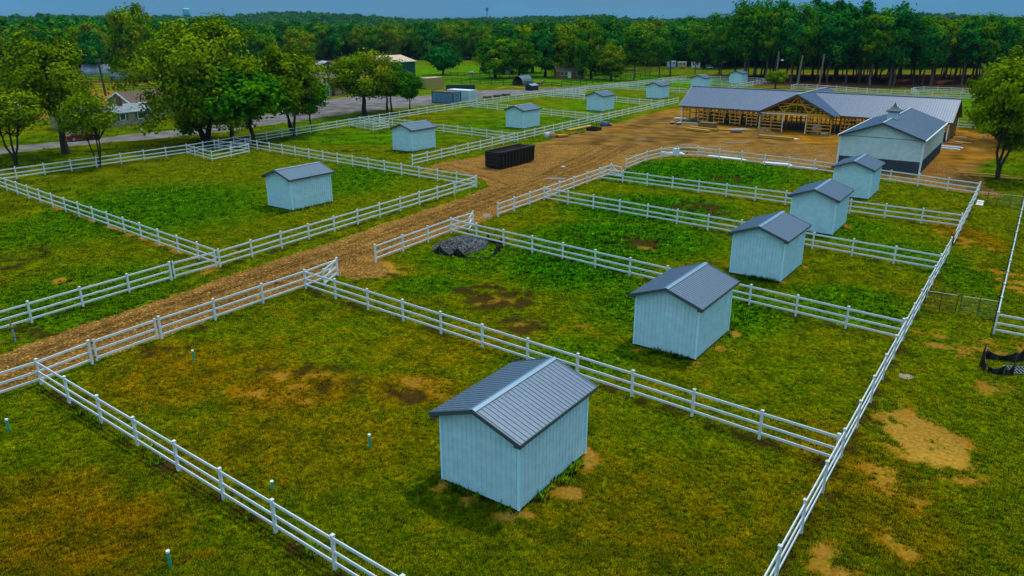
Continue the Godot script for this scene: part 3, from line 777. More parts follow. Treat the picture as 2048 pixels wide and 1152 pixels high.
func build_sheds() -> void:
	var turn := deg_to_rad(-34.94)
	var proto := make_shed("nearest pale blue shed, standing alone in the foreground paddock", Vector3.ZERO, turn)
	var first := true
	for q in [[0.196, -18.756, ""], [7.8, -29.35, "pale blue shed directly behind the foreground one, second of the right row"], [14.89, -39.63, "third pale blue shed of the right row, middle one"], [21.65, -49.5, "fourth pale blue shed of the right row"], [29.02, -60.55, "fifth pale blue shed, in front of the white barn with the cupola"],
		[-16.73, -56.59, "pale blue shed alone in the left paddock across the drive"], [-11.11, -84.64, "pale blue shed beyond the left paddock, left of the black dumpster"], [1.57, -104.65, "pale blue shed behind the black dumpster"], [14.79, -126.54, "pale blue shed behind the wire cage and blue tarp"], [28.31, -148.43, "pale blue shed nearest the left end of the framed barn"],
		[41.8, -170.2, "pale blue shed peeking over the left end of the framed barn's roof"], [54.6, -186, "farthest pale blue shed, against the woods"]]:
		var c: Vector3 = Vector3(q[0], 0, q[1]) - D2 * SW / 2 + D1 * SL / 2
		if first:
			proto.position = c
			first = false
		else:
			copy(proto, q[2], c, turn + rf(-0.012, 0.012))

# ------------------------------------------------------------------ the two barns
func build_small_barn() -> void:
	var W := 7.37; var L := 15.88; var he := 3.3; var hr := 4.67
	var b0 := Vector3(38.55, 0, -71.2)
	var c := b0 - Vector3(0.8237, 0, 0.567) * W / 2 + Vector3(0.567, 0, -0.8237) * L / 2
	var t := thing("white_barn", "white metal barn with dark wainscot, grey roof and a cupola", "barn", c, deg_to_rad(-34.54))
	var wall := mat("#cfe4e8", 0.45, 0.0, "dirt", 0.25)
	var dark := mat("#3a4650", 0.5, 0.1, "dirt", 0.4)
	var roof := mat("#647a92", 0.5, 0.45, "roof", 0.5)
	var white := mat("#dfe7ea", 0.4)
	var hw := W / 2; var hl := L / 2; var pitch := (hr - he) / (hw + 0.13)
	var top := func(s): return hr - 0.06 - pitch * absf(s - hw)
	var wain := 1.2
	for side in 2:
		var n := 8
		for k in n:
			var w := W / n; var s0 := k * w
			var o := Vector3(-hw + s0, 0, hl) if side == 0 else Vector3(hw - s0, 0, -hl)
			var uu := Vector3.RIGHT if side == 0 else Vector3.LEFT
			for q in [[0.06, wain, dark, "wainscot_panel"], [wain + 0.02, he - 0.1, wall, "wall_panel"]]:
				var b := Mb.new()
				b.ribs(o, uu, Vector3.UP, w, func(_s): return q[0], func(_s): return q[1], 0.23, 0.014, 0.014)
				part(t, q[3], b, q[2])
			var g := Mb.new()
			g.ribs(o, uu, Vector3.UP, w, func(_s): return he - 0.06, func(s): return maxf(he - 0.05, top.call(s0 + s)), 0.23, 0.014, 0.014)
			part(t, "gable_panel", g, wall)
		n = 17
		for k in n:
			var w := L / n
			var o := Vector3(hw, 0, hl - k * w) if side == 0 else Vector3(-hw, 0, -hl + k * w)
			var uu := Vector3.FORWARD if side == 0 else Vector3.BACK
			for q in [[0.06, wain, dark, "wainscot_panel"], [wain + 0.02, he - 0.05, wall, "wall_panel"]]:
				var b := Mb.new()
				b.ribs(o, uu, Vector3.UP, w, func(_s): return q[0], func(_s): return q[1], 0.23, 0.014, 0.014)
				part(t, q[3], b, q[2])
		var z := hl if side == 0 else -hl
		var sb := Mb.new()
		sb.box(Vector3(-hw, he - 0.1, z - 0.02), Vector3(hw, he - 0.06, z + 0.025))
		part(t, "seam_trim", sb, mat("#33414c", 0.5))
	var core := Mb.new()
	core.box(Vector3(-hw + 0.05, 0, -hl + 0.05), Vector3(hw - 0.05, he - 0.2, hl - 0.05))
	part(t, "inner_wall", core, mat("#6e5a40", 0.9))
	for sx in [-1, 1]:
		for sz in [-1, 1]:
			var b := Mb.new()
			b.box(Vector3(sx * hw - 0.06, 0, sz * hl - 0.06), Vector3(sx * hw + 0.06, he - 0.05, sz * hl + 0.06))
			part(t, "corner_trim", b, white)
	var run := hw + 0.13; var span := L + 0.88
	var vs := Vector3(1, -pitch, 0).normalized()
	for sx in [-1, 1]:
		var down := Vector3(vs.x * sx, vs.y, 0)
		var n := 18
		for k in n:
			var b := Mb.new()
			var z: float = span / 2 - k * span / n
			if sx == 1:
				b.ribs(Vector3(0, hr, z), Vector3.FORWARD, -down, span / n, func(_s): return -run / vs.x, func(_s): return 0.0, 0.23, 0.018, 0.018)
			else:
				b.ribs(Vector3(0, hr, z - span / n), Vector3.BACK, -down, span / n, func(_s): return -run / vs.x, func(_s): return 0.0, 0.23, 0.018, 0.018)
			part(t, "roof_panel", b, roof)
		for sz in [-1, 1]:
			var r := Mb.new()
			r.bar(Vector3(0, hr - 0.08, sz * span / 2), Vector3(sx * run, hr - 0.08 - pitch * run, sz * span / 2), 0.04, 0.17)
			part(t, "rake_trim", r, mat("#35414a", 0.5))
		var so := Mb.new()
		so.hexa([Vector3(0, hr - 0.14, hl + 0.42), Vector3(sx * (run - 0.05), hr - 0.14 - pitch * run, hl + 0.42), Vector3(sx * (run - 0.05), hr - 0.14 - pitch * run, -hl - 0.42), Vector3(0, hr - 0.14, -hl - 0.42),
			Vector3(0, hr - 0.03, hl + 0.42), Vector3(sx * (run - 0.05), hr - 0.03 - pitch * run, hl + 0.42), Vector3(sx * (run - 0.05), hr - 0.03 - pitch * run, -hl - 0.42), Vector3(0, hr - 0.03, -hl - 0.42)])
		part(t, "roof_deck", so, mat("#35414a", 0.6))
		var gb := Mb.new()
		gb.box(Vector3(sx * run - 0.02 + minf(0, sx * 0.1), he - 0.1, -span / 2), Vector3(sx * run + 0.02 + maxf(0, sx * 0.1), he + 0.0, span / 2))
		part(t, "gutter", gb, white)
		var ds := Mb.new()
		ds.tube([Vector3(sx * (run + 0.04), he - 0.08, hl + 0.35), Vector3(sx * (run + 0.02), he - 0.25, hl + 0.25), Vector3(sx * (hw + 0.06), he - 0.5, hl + 0.08), Vector3(sx * (hw + 0.06), 0.1, hl + 0.08), Vector3(sx * (hw + 0.1), 0.05, hl + 0.4)], [0.05, 0.05, 0.05, 0.05, 0.05], 8)
		part(t, "downspout", ds, white)
	var rc := Mb.new()
	rc.bar(Vector3(0, hr + 0.03, span / 2 + 0.01), Vector3(0, hr + 0.03, -span / 2 - 0.01), 0.2, 0.05)
	part(t, "ridge_cap", rc, mat("#aab8c2", 0.35, 0.3))
	# cupola: louvred box under a flared pyramid roof
	var cz := 3.1
	var cu := Mb.new()
	cu.box(Vector3(-0.48, hr - 0.2, cz - 0.48), Vector3(0.48, hr + 0.66, cz + 0.48))
	var cupola := part(t, "cupola", cu, mat("#c9d8de", 0.4))
	for s in 4:
		for k in 5:
			var lb := Mb.new()
			lb.x = Transform3D(Basis(Vector3.UP, s * PI / 2), Vector3(0, 0, cz))
			lb.box(Vector3(-0.36, hr + 0.14 + k * 0.09, 0.48), Vector3(0.36, hr + 0.19 + k * 0.09, 0.505))
			part(cupola, "louvre", lb, mat("#b2c6ce", 0.4))
	var cr := Mb.new()
	var ring := [[0.66, 0.64], [0.64, 0.7], [0.38, 0.9], [0.17, 1.12], [0.06, 1.36]]
	for k in ring.size() - 1:
		var a: float = ring[k][0]; var d: float = ring[k + 1][0]
		var ya: float = hr + ring[k][1]; var yd: float = hr + ring[k + 1][1]
		var qa := [Vector3(-a, ya, cz + a), Vector3(a, ya, cz + a), Vector3(a, ya, cz - a), Vector3(-a, ya, cz - a)]
		var qd := [Vector3(-d, yd, cz + d), Vector3(d, yd, cz + d), Vector3(d, yd, cz - d), Vector3(-d, yd, cz - d)]
		for i in 4:
			cr.quad(qa[i], qa[(i + 1) % 4], qd[(i + 1) % 4], qd[i])
	cr.box(Vector3(-0.66, hr + 0.6, cz - 0.66), Vector3(0.66, hr + 0.645, cz + 0.66))
	part(cupola, "cupola_roof", cr, mat("#3f4d59", 0.4, 0.4))
	var fi := Mb.new()
	fi.tube([Vector3(0, hr + 1.34, cz), Vector3(0, hr + 1.5, cz)], [0.05, 0.015], 8)
	part(cupola, "finial", fi, mat("#2b3640", 0.4, 0.4))

func build_long_barn() -> void:
	# local x along the front (to the right), z towards the yard; the origin is the left front eave corner
	var L := 35.19; var D := 8.6; var he := 2.35; var hr := 4.85
	var s0 := 12.4; var gw := 9.84; var f0 := 2.5; var hg := 2.45; var hp := 4.95; var bk := 11.9
	var turn := deg_to_rad(-35.9)
	var t := thing("framed_barn", "long unfinished timber-framed barn with grey metal roof and open gable", "barn", Vector3(24.30, 0, -112.60), turn)
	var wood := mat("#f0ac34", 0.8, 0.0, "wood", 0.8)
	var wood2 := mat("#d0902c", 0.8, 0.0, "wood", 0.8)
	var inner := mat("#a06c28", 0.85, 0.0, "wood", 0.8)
	var roof := mat("#6e7b94", 0.42, 0.45, "roof", 0.4)
	var trim := mat("#3d4856", 0.45, 0.2)
	var white := mat("#dfe6ea", 0.5)
	var half := D / 2
	var pitch := (hr - he) / half
	var mid := s0 + gw / 2
	var gp := (hp - hg) / (gw / 2)
	var vs := Vector3(0, -pitch, 1).normalized()
	var n := 40
	var cut := L / n
	for back in [false, true]:
		for k in n:
			var a := k * cut; var e := a + cut
			var b := Mb.new()
			# under the cross gable the sheets stop at the valley
			var valley := func(x: float):
				var over := hp - gp * absf(x - mid) - he
				return 0.0 if absf(x - mid) > gw / 2 else clampf(over / pitch, 0.0, half) 
			if minf(valley.call(a), valley.call(e)) > half - 0.05:
				continue
			if back:
				b.ribs(Vector3(e, hr, -half), Vector3.LEFT, Vector3(0, -vs.y, vs.z), cut, func(s): return -(half - valley.call(e - s)) / vs.z, func(_s): return 0.0, 0.293, 0.035, 0.05)
			else:
				b.ribs(Vector3(a, hr, -half), Vector3.RIGHT, Vector3(0, -vs.y, -vs.z), cut, func(s): return -(half - valley.call(a + s)) / vs.z, func(_s): return 0.0, 0.293, 0.035, 0.05)
			part(t, "roof_panel", b, roof)
		var z := 0.0 if not back else -D
		for q in [[0.0, s0], [s0 + gw, L]]:
			var b := Mb.new()
			b.box(Vector3(q[0], he - 0.14, z - 0.02), Vector3(q[1], he - 0.01, z + 0.02))
			part(t, "eave_trim", b, trim)
	var gs := Vector3(1, -gp, 0).normalized()
	for sx in [-1, 1]:
		var m := 18
		var zl := f0 + bk
		for k in m:
			var b := Mb.new()
			var za: float = f0 - k * zl / m
			if sx == 1:
				b.ribs(Vector3(mid, hp, za), Vector3.FORWARD, Vector3(-gs.x, -gs.y, 0), zl / m, func(_s): return -gw / 2 / gs.x, func(_s): return 0.0, 0.2, 0.018, 0.02)
			else:
				b.ribs(Vector3(mid, hp, za - zl / m), Vector3.BACK, Vector3(gs.x, -gs.y, 0), zl / m, func(_s): return -gw / 2 / gs.x, func(_s): return 0.0, 0.2, 0.018, 0.02)
			part(t, "gable_roof_panel", b, mat("#587090", 0.5, 0.45, "roof", 0.4))
		for z in [f0, -bk]:
			var r := Mb.new()
			r.bar(Vector3(mid, hp - 0.08, z), Vector3(mid + sx * gw / 2, hg - 0.08, z), 0.05, 0.2)
			part(t, "rake_trim", r, trim)
			var ret := Mb.new()
			ret.box(Vector3(minf(mid + sx * gw / 2, mid + sx * (gw / 2 - 0.5)), hg - 0.3, z - 0.4), Vector3(maxf(mid + sx * gw / 2, mid + sx * (gw / 2 - 0.5)), hg - 0.13, z + 0.02))
			part(t, "eave_return", ret, trim)
	for q in [[Vector3(-0.02, hr + 0.03, -half), Vector3(mid - 0.4, hr + 0.03, -half)], [Vector3(mid + 0.4, hr + 0.03, -half), Vector3(L + 0.02, hr + 0.03, -half)], [Vector3(mid, hp + 0.03, f0), Vector3(mid, hp + 0.03, -bk)]]:
		var b := Mb.new()
		b.bar(q[0], q[1], 0.26, 0.04)
		part(t, "ridge_cap", b, mat("#aab4c2", 0.35, 0.4))
	for x in [0.0, L]:
		for z in [0.0, -D]:
			var r := Mb.new()
			r.bar(Vector3(x, hr - 0.08, -half), Vector3(x, he - 0.08, z), 0.05, 0.18)
			part(t, "rake_trim", r, mat("#9fb0c4", 0.4, 0.2) if x == 0.0 else trim)
	# the frame: ladders of girts between paired posts, with open bays between them
	var beam := func(called: String, p: Vector3, q: Vector3, w: float, h: float, m: Material):
		var b := Mb.new()
		b.bar(p, q, w, h)
		part(t, called, b, m)
	var ladder := func(x0: float, x1: float, z: float, h: float, m: Material):
		for x in [x0, x1]:
			beam.call("post", Vector3(x, 0, z), Vector3(x, h, z), 0.13, 0.13, m)
		for k in 5:
			beam.call("girt", Vector3(x0, 0.42 + k * 0.43, z + 0.08), Vector3(x1, 0.42 + k * 0.43, z + 0.08), 0.04, 0.12, m)
		beam.call("stud", Vector3((x0 + x1) / 2, 0.25, z), Vector3((x0 + x1) / 2, h, z), 0.09, 0.09, m)
		beam.call("post_sleeve", Vector3((x0 + x1) / 2, 0, z), Vector3((x0 + x1) / 2, 0.3, z), 0.12, 0.12, white)
	for wing in [[0.45, s0 - 0.1], [s0 + gw + 0.1, L - 0.45]]:
		var w: float = wing[1] - wing[0]
		var bays := 5
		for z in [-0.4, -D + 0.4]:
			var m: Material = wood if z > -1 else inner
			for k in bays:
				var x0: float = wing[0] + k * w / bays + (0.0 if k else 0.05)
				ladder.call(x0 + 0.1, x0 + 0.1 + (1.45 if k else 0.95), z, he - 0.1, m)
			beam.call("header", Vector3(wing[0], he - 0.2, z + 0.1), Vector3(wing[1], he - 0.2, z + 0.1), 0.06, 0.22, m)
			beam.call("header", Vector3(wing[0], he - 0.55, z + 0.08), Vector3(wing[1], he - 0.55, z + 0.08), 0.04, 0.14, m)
			beam.call("base_board", Vector3(wing[0], 0.14, z + 0.12), Vector3(wing[1], 0.14, z + 0.12), 0.05, 0.2, mat("#2c2620", 0.9))
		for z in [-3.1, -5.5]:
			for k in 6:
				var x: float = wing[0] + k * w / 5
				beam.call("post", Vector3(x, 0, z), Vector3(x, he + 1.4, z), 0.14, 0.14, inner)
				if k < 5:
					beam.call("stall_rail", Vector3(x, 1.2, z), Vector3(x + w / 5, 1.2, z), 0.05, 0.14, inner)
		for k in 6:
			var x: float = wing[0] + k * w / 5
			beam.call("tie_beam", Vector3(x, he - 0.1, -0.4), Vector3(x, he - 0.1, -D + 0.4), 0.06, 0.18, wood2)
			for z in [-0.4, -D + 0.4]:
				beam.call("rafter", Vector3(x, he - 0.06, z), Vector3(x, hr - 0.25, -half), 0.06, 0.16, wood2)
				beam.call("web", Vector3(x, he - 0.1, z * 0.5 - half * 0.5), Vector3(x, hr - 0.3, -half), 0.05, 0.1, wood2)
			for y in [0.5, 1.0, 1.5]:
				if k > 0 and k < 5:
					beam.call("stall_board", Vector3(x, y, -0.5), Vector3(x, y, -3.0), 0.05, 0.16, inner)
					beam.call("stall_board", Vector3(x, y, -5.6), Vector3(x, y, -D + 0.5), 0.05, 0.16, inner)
	# right end wall, girts across
	for k in 5:
		beam.call("girt", Vector3(L - 0.4, 0.4 + k * 0.45, -0.4), Vector3(L - 0.4, 0.4 + k * 0.45, -D + 0.4), 0.05, 0.13, wood2)
	for z in [-0.4, -2.4, -4.4, -6.4, -8.2]:
		beam.call("post", Vector3(L - 0.45, 0, z), Vector3(L - 0.45, he + (half - absf(z + half)) * pitch - 0.15, z), 0.14, 0.14, wood2 if z < -1 else white)
	beam.call("corner_post", Vector3(0.35, 0, -0.3), Vector3(0.35, he - 0.1, -0.3), 0.12, 0.12, white)
	# gable front: two girted panels, a wide door way, the track beam and the truss
	var zf := f0 - 0.35
	var zb := -bk + 0.4
	for zz in [zf, zb]:
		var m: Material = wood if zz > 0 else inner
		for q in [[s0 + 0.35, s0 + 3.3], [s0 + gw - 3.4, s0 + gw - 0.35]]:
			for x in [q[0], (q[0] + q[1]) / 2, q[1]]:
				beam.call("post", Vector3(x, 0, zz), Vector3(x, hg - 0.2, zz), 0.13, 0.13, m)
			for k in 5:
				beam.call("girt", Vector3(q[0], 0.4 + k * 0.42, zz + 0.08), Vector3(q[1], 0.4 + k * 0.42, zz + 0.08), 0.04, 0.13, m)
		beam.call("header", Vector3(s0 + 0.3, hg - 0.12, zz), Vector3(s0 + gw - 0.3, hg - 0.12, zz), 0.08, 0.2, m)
	for x in [s0 + 0.28, s0 + 3.38, s0 + gw - 3.48]:
		beam.call("door_jamb", Vector3(x, 0, zf + 0.12), Vector3(x, hg - 0.1, zf + 0.12), 0.07, 0.07, white)
	beam.call("door_track", Vector3(s0 + 0.3, hg - 0.1, zf + 0.2), Vector3(s0 + gw - 3.4, hg - 0.1, zf + 0.2), 0.08, 0.09, white)
	for k in 7:
		var z: float = zf - k * (zf - zb) / 6
		var m: Material = wood if k == 0 else wood2
		beam.call("truss_chord", Vector3(s0 + 0.3, hg + 0.05, z), Vector3(s0 + gw - 0.3, hg + 0.05, z), 0.06, 0.16, m)
		for sx in [-1, 1]:
			beam.call("truss_chord", Vector3(mid, hp - 0.2, z), Vector3(mid + sx * (gw / 2 - 0.2), hg - 0.05, z), 0.06, 0.16, m)
			beam.call("truss_web", Vector3(mid, hp - 0.3, z), Vector3(mid + sx * 1.6, hg + 0.1, z), 0.05, 0.12, m)
			beam.call("truss_web", Vector3(mid + sx * 1.6, hg + 0.1, z), Vector3(mid + sx * 2.5, hg + 1.1, z), 0.05, 0.12, m)
			if k == 0:
				beam.call("truss_brace", Vector3(mid, hg + 1.25, z + 0.05), Vector3(mid + sx * 2.2, hg + 0.75, z + 0.05), 0.05, 0.12, m)
		beam.call("king_post", Vector3(mid, hg + 0.1, z), Vector3(mid, hp - 0.25, z), 0.05, 0.12, m)
		beam.call("collar_tie", Vector3(mid - 2.4, hg + 1.25, z), Vector3(mid + 2.4, hg + 1.25, z), 0.05, 0.13, m)
		if k > 0 and k < 6:
			for x in [s0 + 0.35, s0 + 3.2, s0 + gw - 3.3, s0 + gw - 0.35]:
				beam.call("post", Vector3(x, 0, z), Vector3(x, hg, z), 0.14, 0.14, inner)
	var sl := Mb.new()
	sl.box(Vector3(0.3, 0.01, -D + 0.3), Vector3(L - 0.3, 0.05, -0.3))
	part(t, "floor", sl, mat("#5c4630", 0.95, 0.0, "soft", 0.3))
	# a wrapped pallet and what leans inside the open gable
	var frame := t.transform
	var bag := thing("wrapped_pallet", "white plastic-wrapped pallet inside the open gable of the framed barn", "pallet", frame * Vector3(s0 + gw - 2.2, 0.0, zf - 0.7), turn)
	var pb := Mb.new()
	pb.box(Vector3(-0.55, 0, -0.5), Vector3(0.55, 0.13, 0.5))
	part(bag, "pallet_base", pb, wood2)
	var wb := Mb.new()
	lump(wb, Vector3(0, 0.7, 0), Vector3(0.56, 0.58, 0.5), 4, 0.08, 0.55)
	part(bag, "wrapping", wb, mat("#c6cfd4", 0.3, 0.0, "soft", 1.0))
	var heap := thing("wrapped_bundle", "low crumpled white bundle beside the wrapped pallet in the framed barn", "bundle", frame * Vector3(s0 + gw - 1.1, 0.0, zf - 0.2), turn)
	wb = Mb.new()
	lump(wb, Vector3(0, 0.18, 0), Vector3(0.5, 0.2, 0.3), 9, 0.3)
	part(heap, "wrapping", wb, mat("#aeb6c0", 0.4))

func lump(b: Mb, c: Vector3, r: Vector3, seed: int, rough: float, square := 1.0) -> void:   # a closed rounded body; square < 1 makes it boxier
	var f := noise(seed, 0.9, 2)
	var at := func(i: int, k: int):
		var la := -PI / 2 + PI * i / 10.0; var lo := TAU * k / 16.0
		var d := Vector3(cos(la) * cos(lo), sin(la), cos(la) * sin(lo))
		var e := Vector3(signf(d.x) * pow(absf(d.x), square), signf(d.y) * pow(absf(d.y), square), signf(d.z) * pow(absf(d.z), square))
		return c + e * r * (1.0 + rough * f.get_noise_3dv(d * 1.6))
	for i in 10:
		for k in 16:
			var p: Vector3 = at.call(i, k); var q: Vector3 = at.call(i, (k + 1) % 16)
			var p2: Vector3 = at.call(i + 1, k); var q2: Vector3 = at.call(i + 1, (k + 1) % 16)
			if i > 0:
				b.tri(p, p2, q)
			if i < 9:
				b.tri(q, p2, q2)

# ------------------------------------------------------------------ trees
func leaf_card(b: Mb, p: Vector3, nn: Vector3, size: float) -> void:
	var s := nn.cross(Vector3(rf(-1, 1), rf(-1, 1), rf(-1, 1))).normalized()
	var t := nn.cross(s).normalized()
	var w := size * rf(0.45, 0.75)
	var a := p - t * size
	var d := p + t * size
	var l := p - s * w + nn * size * 0.15
	var r := p + s * w + nn * size * 0.15
	b.tri_n(a, r, d, nn, nn, nn)
	b.tri_n(a, d, l, nn, nn, nn)

func tree_meshes(seed: int, o: Dictionary) -> Array:
	rng.seed = seed
	var h: float = o.h
	var spread: float = o.spread
	var base: float = o.base
	var ctr := Vector3(o.get("lean", 0.0), (h + base) / 2, 0)
	var ry := (h - base) / 2
	var f := noise(seed, 0.8, 2)
	var trunk := Mb.new()
	var crown := Mb.new()
	crown.tint = true
	var stems: int = o.get("stems", 1)
	var tops := []
	for s in stems:
		var out := Vector3.ZERO if stems == 1 else Vector3(cos(TAU * s / stems + 0.4), 0, sin(TAU * s / stems + 0.4)) * spread * 0.4
		var pts := []
		var rad := []
		var up: float = lerpf(base, h, 0.55)
		for k in 7:
			var q := k / 6.0
			pts.append(Vector3(o.get("lean", 0.0) * q * q, up * q, 0) + out * q * 0.9 + Vector3(rf(-1, 1), 0, rf(-1, 1)) * h * 0.012 * signf(k))
			rad.append(float(o.trunk) * (1.25 if k == 0 else 1.0) * (1.0 - 0.72 * q) / sqrt(stems))
		pts[0].y = -0.2
		trunk.tube(pts, rad, 8)
		tops.append(pts)
	var clumps: int = o.clumps
	for k in clumps:
		var d := Vector3(rf(-1, 1), rf(-1, 1), rf(-1, 1))
		while d.length() > 1.0 or d.length() < 0.05:
			d = Vector3(rf(-1, 1), rf(-1, 1), rf(-1, 1))
		var u := d.normalized()
		var r: float = pow(d.length(), 0.55) * (0.8 + 0.45 * f.get_noise_3dv(u * 1.7))
		var taper := 1.0
		if o.get("shape", 0) == 1:      # narrow at the top
			taper = lerpf(1.0, 0.45, clampf(u.y * r, 0, 1))
		var c := ctr + Vector3(u.x * spread * taper, u.y * ry, u.z * spread * taper) * r
		var rc: float = spread * float(o.get("puff", 0.26)) * rf(0.7, 1.25)
		if k % 2 == 0:
			var stem: Array = tops[k % tops.size()]
			var from: Vector3 = stem[3 + k % 4]
			var bend := from.lerp(c, 0.5) + Vector3(0, -0.06 * h, 0) * (1.0 if c.y > from.y else -0.3)
			trunk.tube([from, bend, c], [float(o.trunk) * 0.3, float(o.trunk) * 0.17, 0.02], 5, false)
		var tone := rf(0, 1)
		var base_col: Color = (o.a as Color).lerp(o.b, tone)
		if rf(0, 1) < float(o.get("gold", 0.0)):
			base_col = base_col.lerp(o.c, 0.6)
		for i in int(o.leaves):
			var g := Vector3(rng.randfn(), rng.randfn() * 0.75, rng.randfn()) * 0.52
			var p := c + g * rc
			if p.y < base * (0.92 if stems == 3 else 0.75):
				continue
			var nn := (g * 0.7 + (p - ctr) / spread * 0.7 + Vector3(rf(-1, 1), rf(-0.6, 1.2), rf(-1, 1)) * 0.75).normalized()
			crown.col = base_col * rf(0.82, 1.2)
			crown.col.a = 1.0
			leaf_card(crown, p, nn, float(o.leaf) * rf(0.7, 1.3))
	return [trunk.mesh(mat("#7d705c", 0.95, 0.0, "fine", 0.7) if h > 16 else bark), crown.mesh(leaf_mat), o]

var bark: StandardMaterial3D
var leaf_mat: StandardMaterial3D

func plant_tree(m: Array, called: String, label: String, at: Vector2, height: float, group := "", wide := 1.0, turn := -1.0) -> Node3D:
	var o: Dictionary = m[2]
	var t := thing(called, label, "tree", Vector3(at.x, hill(at.x, at.y), at.y), rf(0, TAU) if turn < -0.5 else turn, group)
	var s := height / float(o.h)
	t.scale = Vector3(s * wide, s, s * wide)
	part(t, "trunk", m[0])
	part(t, "crown", m[1])
	return t

func lin(hex: String) -> Color:
	return Color(hex).srgb_to_linear()

func build_trees() -> void:
	bark = mat("#463c2e", 0.95, 0.0, "fine", 0.7)
	leaf_mat = StandardMaterial3D.new()
	leaf_mat.vertex_color_use_as_albedo = true
	leaf_mat.roughness = 0.75
	leaf_mat.metallic_specular = 0.0
	leaf_mat.cull_mode = BaseMaterial3D.CULL_DISABLED
	leaf_mat.backlight_enabled = true
	leaf_mat.backlight = Color(0.5, 0.6, 0.1)
	var olive := {"a": lin("#4a6a0a"), "b": lin("#84960f"), "c": lin("#a89a10")}
	var green := {"a": lin("#1c5a10"), "b": lin("#528a0c"), "c": lin("#8c9a08")}
	var deep := {"a": lin("#0e5424"), "b": lin("#2c7c26"), "c": lin("#64960a")}
	var willow := tree_meshes(101, {"h": 13.0, "spread": 6.9, "base": 0.4, "trunk": 0.42, "clumps": 190, "leaves": 135, "leaf": 0.185, "puff": 0.165, "stems": 2} .merged(olive))
	var lone := tree_meshes(102, {"h": 12.8, "spread": 4.4, "base": 4.0, "trunk": 0.34, "clumps": 120, "leaves": 125, "leaf": 0.17, "puff": 0.2, "lean": 0.8} .merged(olive))
	var thin := tree_meshes(103, {"h": 7.0, "spread": 2.9, "base": 3.0, "trunk": 0.16, "clumps": 75, "leaves": 70, "leaf": 0.13, "puff": 0.26, "stems": 3} .merged(olive))
	var middle := tree_meshes(104, {"h": 10.0, "spread": 3.8, "base": 2.6, "trunk": 0.24, "clumps": 130, "leaves": 110, "leaf": 0.16, "puff": 0.2, "stems": 3} .merged(olive))
	var round_ := tree_meshes(105, {"h": 9.0, "spread": 5.0, "base": 2.3, "trunk": 0.34, "clumps": 120, "leaves": 105, "leaf": 0.18, "puff": 0.2} .merged({"a": lin("#4a640a"), "b": lin("#7c940e"), "c": lin("#9c9810"), "gold": 0.2}))
	var slim := tree_meshes(106, {"h": 8.0, "spread": 2.7, "base": 2.2, "trunk": 0.15, "clumps": 75, "leaves": 110, "leaf": 0.18, "puff": 0.27} .merged(green))
	var dome := tree_meshes(107, {"h": 8.0, "spread": 5.4, "base": 1.4, "trunk": 0.3, "clumps": 90, "leaves": 80, "leaf": 0.3, "puff": 0.22} .merged(deep))
	var big := []
	for k in 3:
		big.append(tree_meshes(120 + k, {"h": 14.0, "spread": 5.9, "base": 0.6 + k * 0.5, "trunk": 0.36, "clumps": 120, "leaves": 75, "leaf": 0.3, "puff": 0.2, "gold": 0.22, "shape": k % 2} .merged([green, deep, {"a": lin("#3c680a"), "b": lin("#789408"), "c": lin("#a09008")}][k])))
	var tall := []
	for k in 7:
		tall.append(tree_meshes(140 + k, {"h": 18.0, "spread": 3.9 + 0.35 * (k % 5), "base": 5.6 - (k % 5) * 0.4, "trunk": 0.24, "clumps": 80, "leaves": 62, "leaf": 0.36, "puff": 0.27, "gold": 0.16, "lean": 0.5 * (k % 5 - 2)} .merged([deep, green, deep, green, deep, {"a": lin("#3e6a0a"), "b": lin("#84940c"), "c": lin("#a08c0a")}, {"a": lin("#2e640e"), "b": lin("#6c8e0c"), "c": lin("#a08c0a")}][k])))
	var far_kinds := []
	for k in 4:
		far_kinds.append(tree_meshes(160 + k, {"h": 15.0, "spread": 5.2, "base": 1.6, "trunk": 0.3, "clumps": 46, "leaves": 26, "leaf": 0.75, "puff": 0.28, "gold": 0.25} .merged([deep, green, {"a": lin("#2a640e"), "b": lin("#6c940a"), "c": lin("#a09408")}, {"a": lin("#1c5a24"), "b": lin("#3c7a24"), "c": lin("#647c10")}][k])))
	# ---- trees that stand out one by one
	rng.seed = 5
	plant_tree(thin, "lawn_tree", "small many-stemmed tree at the left edge of the lawn", Vector2(-50.4, -76.7), 7.7, "", 1.3, 0.4)
	plant_tree(lone, "lawn_tree", "tall leaning olive tree beside the parked red car", Vector2(-49.2, -83.6), 12.9, "", 1.1, 3.3)
	plant_tree(thin, "lawn_tree", "small many-stemmed tree on the lawn between the red car and the fence", Vector2(-41.4, -75.6), 7.2, "", 1.05, 2.2)
	plant_tree(willow, "willow_tree", "biggest broad olive-green tree over the first catch pen", Vector2(-37.0, -92.2), 14.4, "", 1.08, 0.3)
	plant_tree(slim, "lawn_tree", "dark slender tree standing close right of the biggest tree", Vector2(-33.2, -90.6), 9.6, "", 1.6, 1.0)
	plant_tree(slim, "lawn_tree", "second dark slender tree right of the biggest tree, low fork", Vector2(-31.2, -91.8), 9.0, "", 1.6, 3.0)
	plant_tree(middle, "lawn_tree", "many-stemmed olive tree standing inside the left paddock fence", Vector2(-28.1, -97.8), 11.2, "", 1.15, 0.8)
	plant_tree(slim, "lawn_tree", "thin tree behind the many-stemmed olive tree in the paddock", Vector2(-26.6, -101.4), 7.6, "", 1.0, 4.0)
	plant_tree(round_, "shade_tree", "broad yellow-green tree above the second catch pen", Vector2(-23.1, -121), 9.6, "", 1.1, 1.2)
	plant_tree(slim, "shade_tree", "dark tree just right of the broad yellow-green tree", Vector2(-19.4, -124.2), 8.4, "", 1.1, 2.0)
	plant_tree(slim, "shade_tree", "smaller dark tree furthest right of the group by the lane", Vector2(-16.8, -127.3), 6.6, "", 1.05, 5.0)
